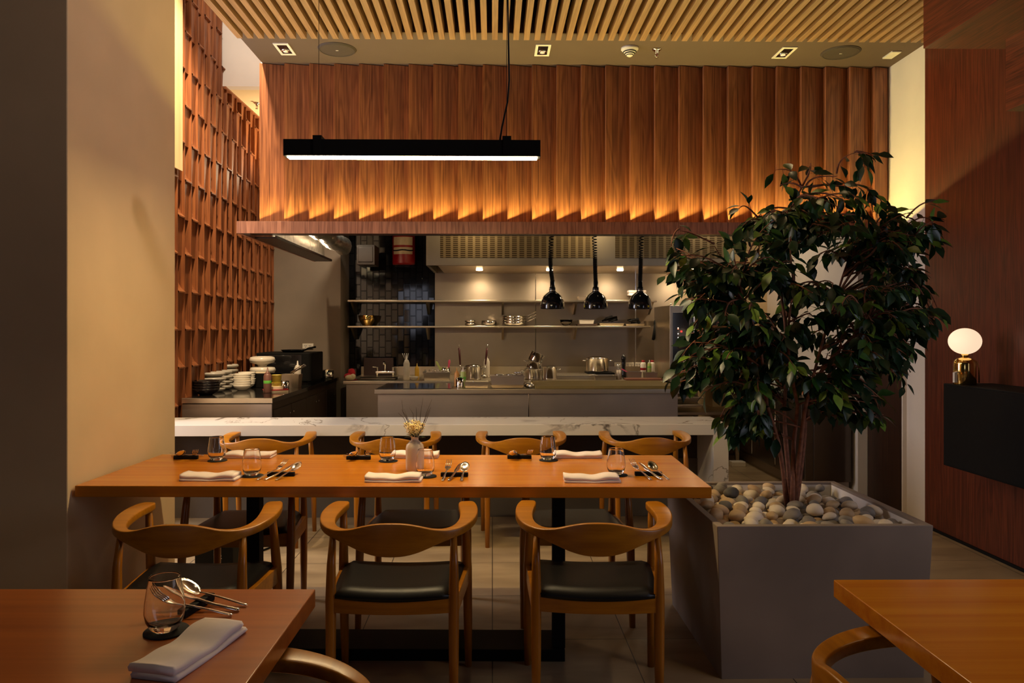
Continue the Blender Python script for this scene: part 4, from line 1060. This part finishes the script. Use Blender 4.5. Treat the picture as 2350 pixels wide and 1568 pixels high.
solo(cyl(.075, .095), 'steel_pot', chrome, 'small steel pot right of the black appliance', 'pot', loc=(PY(744, 0, 8.0).x-.0, 8.12, CZ))

# -------- back counter and island clutter
BZ = .8502; IZ = .8802
solo(MB().ball((0, 0, .035), .05, .05, .035).ball((.03, .01, .07), .04, .03, .05), 'cloth', red_cloth, 'crumpled red cloth at the left end of the back counter', 'cloth', loc=(PY(800, 0, 8.0).x, 8.0, BZ+.0))
solo(MB().ball((0, 0, .03), .055, .05, .03).ball((.03, .0, .04), .03, .04, .03), 'cloth', beige_cloth, 'crumpled beige cloth in front of the red cloth', 'cloth', loc=(PY(803, 0, 7.86).x, 7.87, BZ+.0))
solo(cyl(.045, .10), 'paper_cup', brown_panel, 'brown cup beside the cloths by the sink', 'cup', loc=(PY(808, 0, 8.3).x, 8.3, BZ))
t = bottle((PY(933, 0, 8.0).x, 8.0, BZ), .034, .20, plastic_clear, 'tall translucent bottle with straws on the back counter', None, plastic_white)
b = MB()
for a in (-.5, -.25, 0, .2): b.tube([(a*.03, 0, .21), (a*.09, 0, .28)], .003, 6)
b.build('straw', plastic_white, t)
bottle((PY(957, 0, 8.1).x, 8.1, BZ), .023, .13, yellow_p, 'yellow mustard squeeze bottle on the back counter', None, yellow_p)
solo(bowl_mb(.05, .04), 'glass_bowl', plastic_clear, 'small pale bowl beside the yellow squeeze bottle', 'bowl', loc=(PY(950, 0, 7.88).x, 7.88, BZ))
def pan_box(px0, px1, Y, z, h, lb, mat=st, name='steel_container', cat='container', dep=.16, group=None, rim=True):
    x0, x1 = PY(px0, 0, Y).x, PY(px1, 0, Y).x; c = (x0+x1)/2; w_ = (x1-x0)/2; d = dep/2; k = .90
    s = MB().loft([[(-w_*k, -d*k, 0), (w_*k, -d*k, 0), (w_*k, d*k, 0), (-w_*k, d*k, 0)], [(-w_*.97, -d*.97, h-.004), (w_*.97, -d*.97, h-.004), (w_*.97, d*.97, h-.004), (-w_*.97, d*.97, h-.004)],
               [(-w_*1.03, -d*1.03, h-.003), (w_*1.03, -d*1.03, h-.003), (w_*1.03, d*1.03, h-.003), (-w_*1.03, d*1.03, h-.003)], [(-w_*1.03, -d*1.03, h), (w_*1.03, -d*1.03, h), (w_*1.03, d*1.03, h), (-w_*1.03, d*1.03, h)],
               [(-w_*.93, -d*.93, h), (w_*.93, -d*.93, h), (w_*.93, d*.93, h), (-w_*.93, d*.93, h)], [(-w_*.86, -d*.86, .006), (w_*.86, -d*.86, .006), (w_*.86, d*.86, .006), (-w_*.86, d*.86, .006)]], smooth=False)
    return solo(s, name, mat, lb, cat, group, loc=(c, Y, z))
def tools(px, Y, z, n, lb, spread=.05, hgt=.05, mat=chrome):
    b = MB(); r = random.Random(px)
    for k in range(n):
        x = (k/(max(n-1, 1))-.5)*2*spread; b.tube([(x, 0, 0), (x+r.uniform(-.02, .02), r.uniform(-.02, .02), hgt)], .003, 6); b.ball((x+r.uniform(-.01, .01), 0, hgt), .012, .012, .008, 10, 6)
    return solo(b, 'utensils', mat, lb, 'utensils', loc=(PY(px, 0, Y).x, Y, z), )
pan_box(972, 1035, 7.95, BZ, .085, 'steel container of utensils on the back counter beside the black tiles')
tools(1000, 7.95, BZ+.08, 7, 'steel utensils lying in the container beside the black tiles', .1, .02)
solo(cyl(.05, .12), 'steel_cup', chrome, 'steel cup holding the silicone spatulas', 'cup', loc=(PY(1022, 0, 8.2).x, 8.2, BZ))
for dx, a, m_, nm in ((-.03, -.5, lime_s, 'green'), (.03, .1, pink_p, 'pink')):
    o = solo(MB().box(-.010, .010, -.004, .004, 0, .12).ball((0, 0, .12), .013, .006, .03), 'spatula', m_, nm+' handled spatula standing in the steel cup', 'spatula', loc=(PY(1022, 0, 8.2).x+dx, 8.2, BZ+.02)); o.rotation_euler = (0, a, 0); o.location.z += .035
def pot(p, r, h, lb, handles=2, lid=False, rot=(0, 0, 0), rz=0):
    t = thing('cooking_pot', lb, 'pot', p, rz); t.rotation_euler = (rot[0], rot[1], rz)
    MB().lathe([(r*.94, 0), (r*.99, .006), (r, .02), (r, h), (r*1.03, h+.002), (r*1.03, h+.005), (r*.96, h+.003), (r*.95, .012), (.001, .009)], 32).build('body', chrome, t)
    for sx in (-1, 1)[:handles]: MB().tube([(sx*r*.98, -.03, h*.85), (sx*(r+.035), -.025, h*.88), (sx*(r+.04), 0, h*.88), (sx*(r+.035), .025, h*.88), (sx*r*.98, .03, h*.85)], .005, 8).build('handle', chrome, t)
    if lid: MB().lathe([(r*1.0, h+.006), (r*.9, h+.018), (.02, h+.03), (.001, h+.03)], 32).build('lid', chrome, t)
    return t
pot((PY(1086, 0, 8.0).x, 8.0, BZ), .088, .135, 'tall steel pot on the back counter behind the green sauce bottle', 2, True)
for px, a, lb in ((1058, -.06, 'dark red handled ladle standing behind the sauce bottles'), (1111, .10, 'dark red handled skimmer leaning beside the tall pot')):
    t = thing('ladle', lb, 'ladle', (PY(px, 0, 8.25).x, 8.25, BZ)); t.rotation_euler = (0, a, 0)
    MB().tube([(0, 0, .01), (0, 0, .16)], .005, 8).ball((0, 0, .02), .035, .035, .02, 14, 8).build('shaft', chrome, t)
    MB().tube([(0, 0, .15), (0, 0, .33)], [.010, .013], 10).build('handle', handle_red, t)
    MB().tube([(0, 0, .33), (0, 0, .37)], .004, 8).build('hook', chrome, t)
bottle((PY(1117, 0, 8.35).x, 8.35, BZ), .034, .20, plastic_clear, 'translucent squeeze bottle right of the tall pot', None, plastic_white)
# island front row
solo(cyl(.034, .085), 'steel_cup', chrome, 'tapered steel cup on the island holding sauce bottles', 'cup', loc=(PY(1055, 0, 6.5).x, 6.5, IZ+.004))
bottle((PY(1048, 0, 6.62).x, 6.64, IZ+.004), .022, .125, orange_s, 'orange sauce squeeze bottle on the island', None, orange_s)
bottle((PY(1060, 0, 6.65).x+.012, 6.62, IZ+.004), .026, .135, lime_s, 'pale green sauce bottle with a green band on the island', green_tape, plastic_white)
pan_box(1066, 1122, 6.50, IZ+.004, .055, 'shallow steel tray on the island beside the steel cup', st, 'steel_tray', 'tray')
solo(MB().tube([(0, 0, 0), (.08, 0, .03)], .004, 8).ball((0, 0, 0), .016, .010, .006), 'spoon', chrome, 'steel spoon standing in the shallow tray on the island', 'spoon', loc=(PY(1098, 0, 6.5).x-.04, 6.48, IZ+.05)).rotation_euler = (0, 1.1, 0)
pan_box(1126, 1202, 6.52, IZ+.004, .028, 'lower shallow steel pan under the deep container on the island', st, 'steel_tray', 'tray', .2)
pan_box(1124, 1204, 6.52, IZ+.033, .075, 'deep steel container with lids on the island', st_soft, 'steel_container', 'container', .2)
for k, px in enumerate((1146, 1172)):
    solo(MB().lathe([(.044, 0), (.040, .010), (.01, .016), (.001, .018)], 24), 'steel_dish', chrome, ('left', 'right')[k]+' upturned round steel dish on the deep container', 'dish', 'steel dishes', loc=(PY(px, 0, 6.52).x, 6.52, IZ+.1085))
tools(1192, 6.52, IZ+.11, 6, 'wire whisk heads sticking out of the deep container', .03, .022)
solo(MB().ball((0, 0, .028), .045, .05, .028).ball((.02, -.03, .02), .03, .03, .02), 'film_roll', foil, 'crumpled foil at the left end of the olive board', 'foil', loc=(PY(1212, 0, 6.55).x, 6.50, IZ+.0))
# stacked pots
px_ = PY(1222, 0, 8.0).x
pot((px_, 8.0, BZ), .085, .11, 'bottom steel pot of the leaning stack', 2)
pot((px_+.005, 8.0, BZ+.105), .082, .085, 'middle steel pot of the leaning stack, tilted', 1, rot=(0, .22, 0))
pot((px_+.02, 8.0, BZ+.185), .080, .10, 'top steel pot of the leaning stack, strongly tilted', 0, rot=(0, .42, 0))
pot((px_+.175, 7.95, BZ), .08, .13, 'steel pot right of the leaning stack', 2)
t = thing('induction_unit', 'low steel cooking unit on the back counter', 'cooking unit', (PY(1320, 0, 8.2).x, 8.2, BZ))
MB().box(-.22, .22, -.2, .25, 0, .045).build('body', st, t, bevel=.004)
pot((PY(1375, 0, 8.2).x, 8.35, BZ+.06), .125, .145, 'wide steel pot with two handles on the black stand', 2, True)
solo(MB().box(-.15, .15, -.12, .16, 0, .058), 'pot_stand', blackmatt, 'black burner stand under the wide steel pot', 'stand', loc=(PY(1380, 0, 8.2).x, 8.33, BZ), bevel=.004)
pan_box(1362, 1412, 7.95, BZ, .05, 'steel tray with paper in front of the wide pot', st, 'steel_tray', 'tray')
solo(cyl(.03, .10), 'steel_cup', st_soft, 'steel cup of utensils beside the pepper mill', 'cup', loc=(PY(1420, 0, 8.0).x, 8.0, BZ))
tools(1420, 8.0, BZ+.06, 5, 'small utensils standing in the cup beside the pepper mill', .015, .09)
solo(MB().lathe([(.028, 0), (.030, .02), (.022, .07), (.019, .12), (.024, .17), (.022, .19), (.028, .21), (.026, .235), (.008, .25), (.006, .262), (.001, .264)], 22), 'pepper_mill', blackgloss, 'tall black pepper mill in front of the white sockets', 'pepper mill', loc=(PY(1431, 0, 8.2).x, 8.2, BZ))
solo(MB().box(-.21, .19, -.10, .10, 0, .018), 'chopping_board', red_board, 'reddish chopping board at the right end of the back counter', 'chopping board', loc=(PY(1480, 0, 7.9).x, 7.9, BZ), bevel=.003)
pan_box(1436, 1470, 8.15, BZ, .075, 'steel tray with a pink brush near the sockets', st_soft, 'steel_tray', 'tray')
solo(MB().box(-.05, .05, -.007, .007, 0, .012), 'brush', pink_p, 'pink handled brush lying on the tray near the sockets', 'brush', loc=(PY(1434, 0, 8.15).x, 8.12, BZ+.076)).rotation_euler = (0, .5, 0)
pan_box(1478, 1506, 8.12, BZ, .07, 'steel tray carrying the spray bottles', st_soft, 'steel_tray', 'tray')
bottle((PY(1477, 0, 8.3).x, 8.32, BZ), .032, .17, plastic_white, 'white printed bottle with a red neck beside the sockets', red_m, red_m, False)
bottle((PY(1489, 0, 8.15).x, 8.12, BZ+.0705), .022, .10, lime_s, 'small yellow green pump bottle on the steel tray', green_tape, plastic_white, True)
bottle((PY(1497, 0, 8.35).x, 8.35, BZ), .03, .17, plastic_white, 'white bottle with a red cap nearest the oven', None, red_m, False)
# shelf items
SZ = ZL+.0005
solo(bowl_mb(.105, .12), 'mixing_bowl', brass, 'deep brassy steel mixing bowl on the lower shelf, left end', 'bowl', loc=(PY(842, 0, 8.68).x, 8.70, SZ))
for k in range(2): solo(MB().lathe([(.04, 0), (.062, .015), (.065, .030), (.062, .030), (.04, .006), (.001, .005)], 24), 'small_bowl', chrome, ('lower', 'upper')[k]+' small steel bowl on the lower shelf left of the pans', 'bowl', 'small steel bowls', loc=(PY(1079, 0, 8.65).x, 8.66, SZ+.031*k+.0))
solo(MB().lathe([(.06, 0), (.088, .02), (.09, .06), (.086, .06), (.058, .008), (.001, .006)], 28), 'small_bowl', chrome, 'wider steel bowl on the lower shelf between small bowls and pans', 'bowl', loc=(PY(1122, 0, 8.65).x, 8.66, SZ))
for k in range(3):
    t = thing('frying_pan', ('bottom', 'middle', 'top')[k]+' steel pan of the nested stack on the lower shelf', 'pan', (PY(1180, 0, 8.65).x, 8.68, SZ+.032*k), .12*k, 'nested steel pans')
    MB().lathe([(.11, 0), (.135, .02), (.138, .05), (.133, .05), (.108, .007), (.001, .005)], 32).build('pan', chrome, t)
    MB().tube([(.13, 0, .045), (.17, -.02, .06), (.25, -.05, .10)], [.006, .007, .009], 8).build('handle', chrome, t)
solo(bowl_mb(.075, .07), 'glass_bowl', clear, 'clear glass bowl on the lower shelf under the first heat lamps', 'bowl', loc=(PY(1300, 0, 8.65).x, 8.68, SZ))
pan_box(1322, 1368, 8.66, SZ, .022, 'shallow brown tray under the plastic tub on the lower shelf', brown_panel, 'steel_tray', 'tray', .2)
pan_box(1328, 1362, 8.66, SZ+.023, .045, 'pale plastic tub on the lower shelf', plastic_clear, 'plastic_tub', 'tub', .12)
pan_box(1372, 1430, 8.66, SZ, .032, 'steel tray of tools on the lower shelf, below the middle heat lamp', st, 'steel_tray', 'tray', .2)
b = MB(); r = random.Random(3)
for k in range(9): p0 = Vector((r.uniform(-.09, .02), r.uniform(-.05, .05), .012+r.uniform(0, .05))); b.tube([p0, p0+Vector((r.uniform(.04, .12), 0, r.uniform(-.0, .03)))], r.uniform(.006, .014), 8)
solo(b, 'utensils', blackmatt, 'black handled tools heaped on the lower shelf tray', 'utensils', loc=(PY(1400, 0, 8.66).x, 8.66, SZ+.03))
pan_box(1432, 1476, 8.66, SZ, .022, 'narrow steel tray right of the tool tray', st, 'steel_tray', 'tray', .2)
b = MB()
for k in range(6): p0 = Vector((r.uniform(-.08, .0), r.uniform(-.05, .05), .012+r.uniform(0, .035))); b.tube([p0, p0+Vector((r.uniform(.04, .09), 0, r.uniform(-.0, .02)))], r.uniform(.008, .016), 8)
b.ball((.07, 0, .022), .022, .022, .02); solo(b, 'utensils', blackmatt, 'dark gadgets on the narrow steel tray', 'utensils', loc=(PY(1452, 0, 8.66).x, 8.66, SZ+.02))
pan_box(1480, 1504, 8.66, SZ, .055, 'deep steel box at the right end of the lower shelf', st, 'steel_container', 'container', .16)
UZ = ZU+.0005
pan_box(1326, 1352, 8.66, UZ, .045, 'pale steel box on the upper shelf behind the middle heat lamp', st_soft, 'steel_container', 'container', .15)
t = thing('bread_basket', 'dark tray of folded white cloths on the upper shelf', 'tray', (PY(1463, 0, 8.66).x, 8.68, UZ))
MB().lathe([(.06, 0), (.11, .04), (.13, .055), (.12, .055), (.06, .008), (.001, .006)], 28).build('bowl', st_dark, t)
MB().box(-.105, .105, -.06, .06, .05, .085).box(-.11, .10, -.05, .06, .086, .12).build('cloths', napkin_m, t, bevel=.012)
# strap hanging at the right end of the shelves
solo(MB().ball((0, 0, 0), .045, .02, .05).tube([(0, 0, 0), (-.02, 0, -.1), (-.05, 0, -.19)], [.035, .03, .015], 10), 'oven_glove', blackmatt, 'black oven glove hanging between the lower shelf and the oven', 'oven glove', loc=(PY(1509, 0, 8.45).x, 8.46, PY(0, 742, 8.45).z))

# under the table: black box and cables by the pillar
p = PZ(505, 1296, 0)
t = thing('subwoofer', 'black box with a tiny green light on the floor under the table', 'speaker', (p.x, 4.45, 0))
MB().box(-.11, .11, -.09, .09, .012, .20).build('body', blackmatt, t, bevel=.006)
MB().box(-.035, -.025, -.093, -.09, .15, .158).build('indicator', emit('green_dot', (.3, 1, .3), .5), t)
tc_ = bpy.data.curves.new('numeral', 'FONT'); tc_.body = '2'; tc_.size = .036; tc_.extrude = .0005
to_ = bpy.data.objects.new('numeral', tc_); C.objects.link(to_); bpy.context.view_layer.update()
me_ = bpy.data.meshes.new_from_object(to_.evaluated_get(bpy.context.evaluated_depsgraph_get())); bpy.data.objects.remove(to_); bpy.data.curves.remove(tc_)
no_ = bpy.data.objects.new('numeral', me_); C.objects.link(no_); no_.parent = t; me_.materials.append(plastic_white)
no_.location = (.03, -.0912, .065); no_.rotation_euler = (PI/2, 0, 0)
for sx in (-.08, .08): MB().box(sx-.012, sx+.012, -.08, .08, 0, .012).build('foot', blackmatt, t)
solo(MB().tube([(-1.66, 4.6, .70), (-1.655, 4.6, .45), (-1.64, 4.58, .2), (-1.6, 4.55, .02), (-1.45, 4.7, .006), (-1.35, 4.9, .006), (-1.42, 5.1, .006), (-1.6, 5.15, .05)], .006, 8), 'power_cable', blackmatt, 'black cable hanging down and coiling on the floor by the pillar', 'cable')

# kitchen lights: spots of the hood lamps, then unseen lights without fixtures
for px in (1100, 1262, 1425, 1590): spot('hood_spot', (PY(px, 0, 8.3).x, 8.30, hz-.03), (PY(px, 0, 8.3).x, 8.75, 1.0), 28, (1, .78, .50), 130, .9, .03)
area('kitchen_ceiling_fill', (.3, 7.2, 2.74), (0, 0, 0), 1.8, .25, 2, (1, .74, .44))  # unseen light added over the kitchen
for x_ in (-.2, 1.2): spot('hood_fill_spot', (x_, 6.1, 2.72), (x_+.1, 7.8, 2.2), 8, (1, .74, .40), 130, .9, .05)  # pair added to brighten the hood front
area('kitchen_side_light', (2.3, 7.3, 2.74), (0, 0, 0), .5, .3, 9, (1, .80, .55))
spot('concrete_fill_spot', (-1.5, 7.6, 2.6), (-2.0, 8.2, 1.0), 26, (1, .84, .62), 130, .8, .05)  # added to brighten the concrete wall
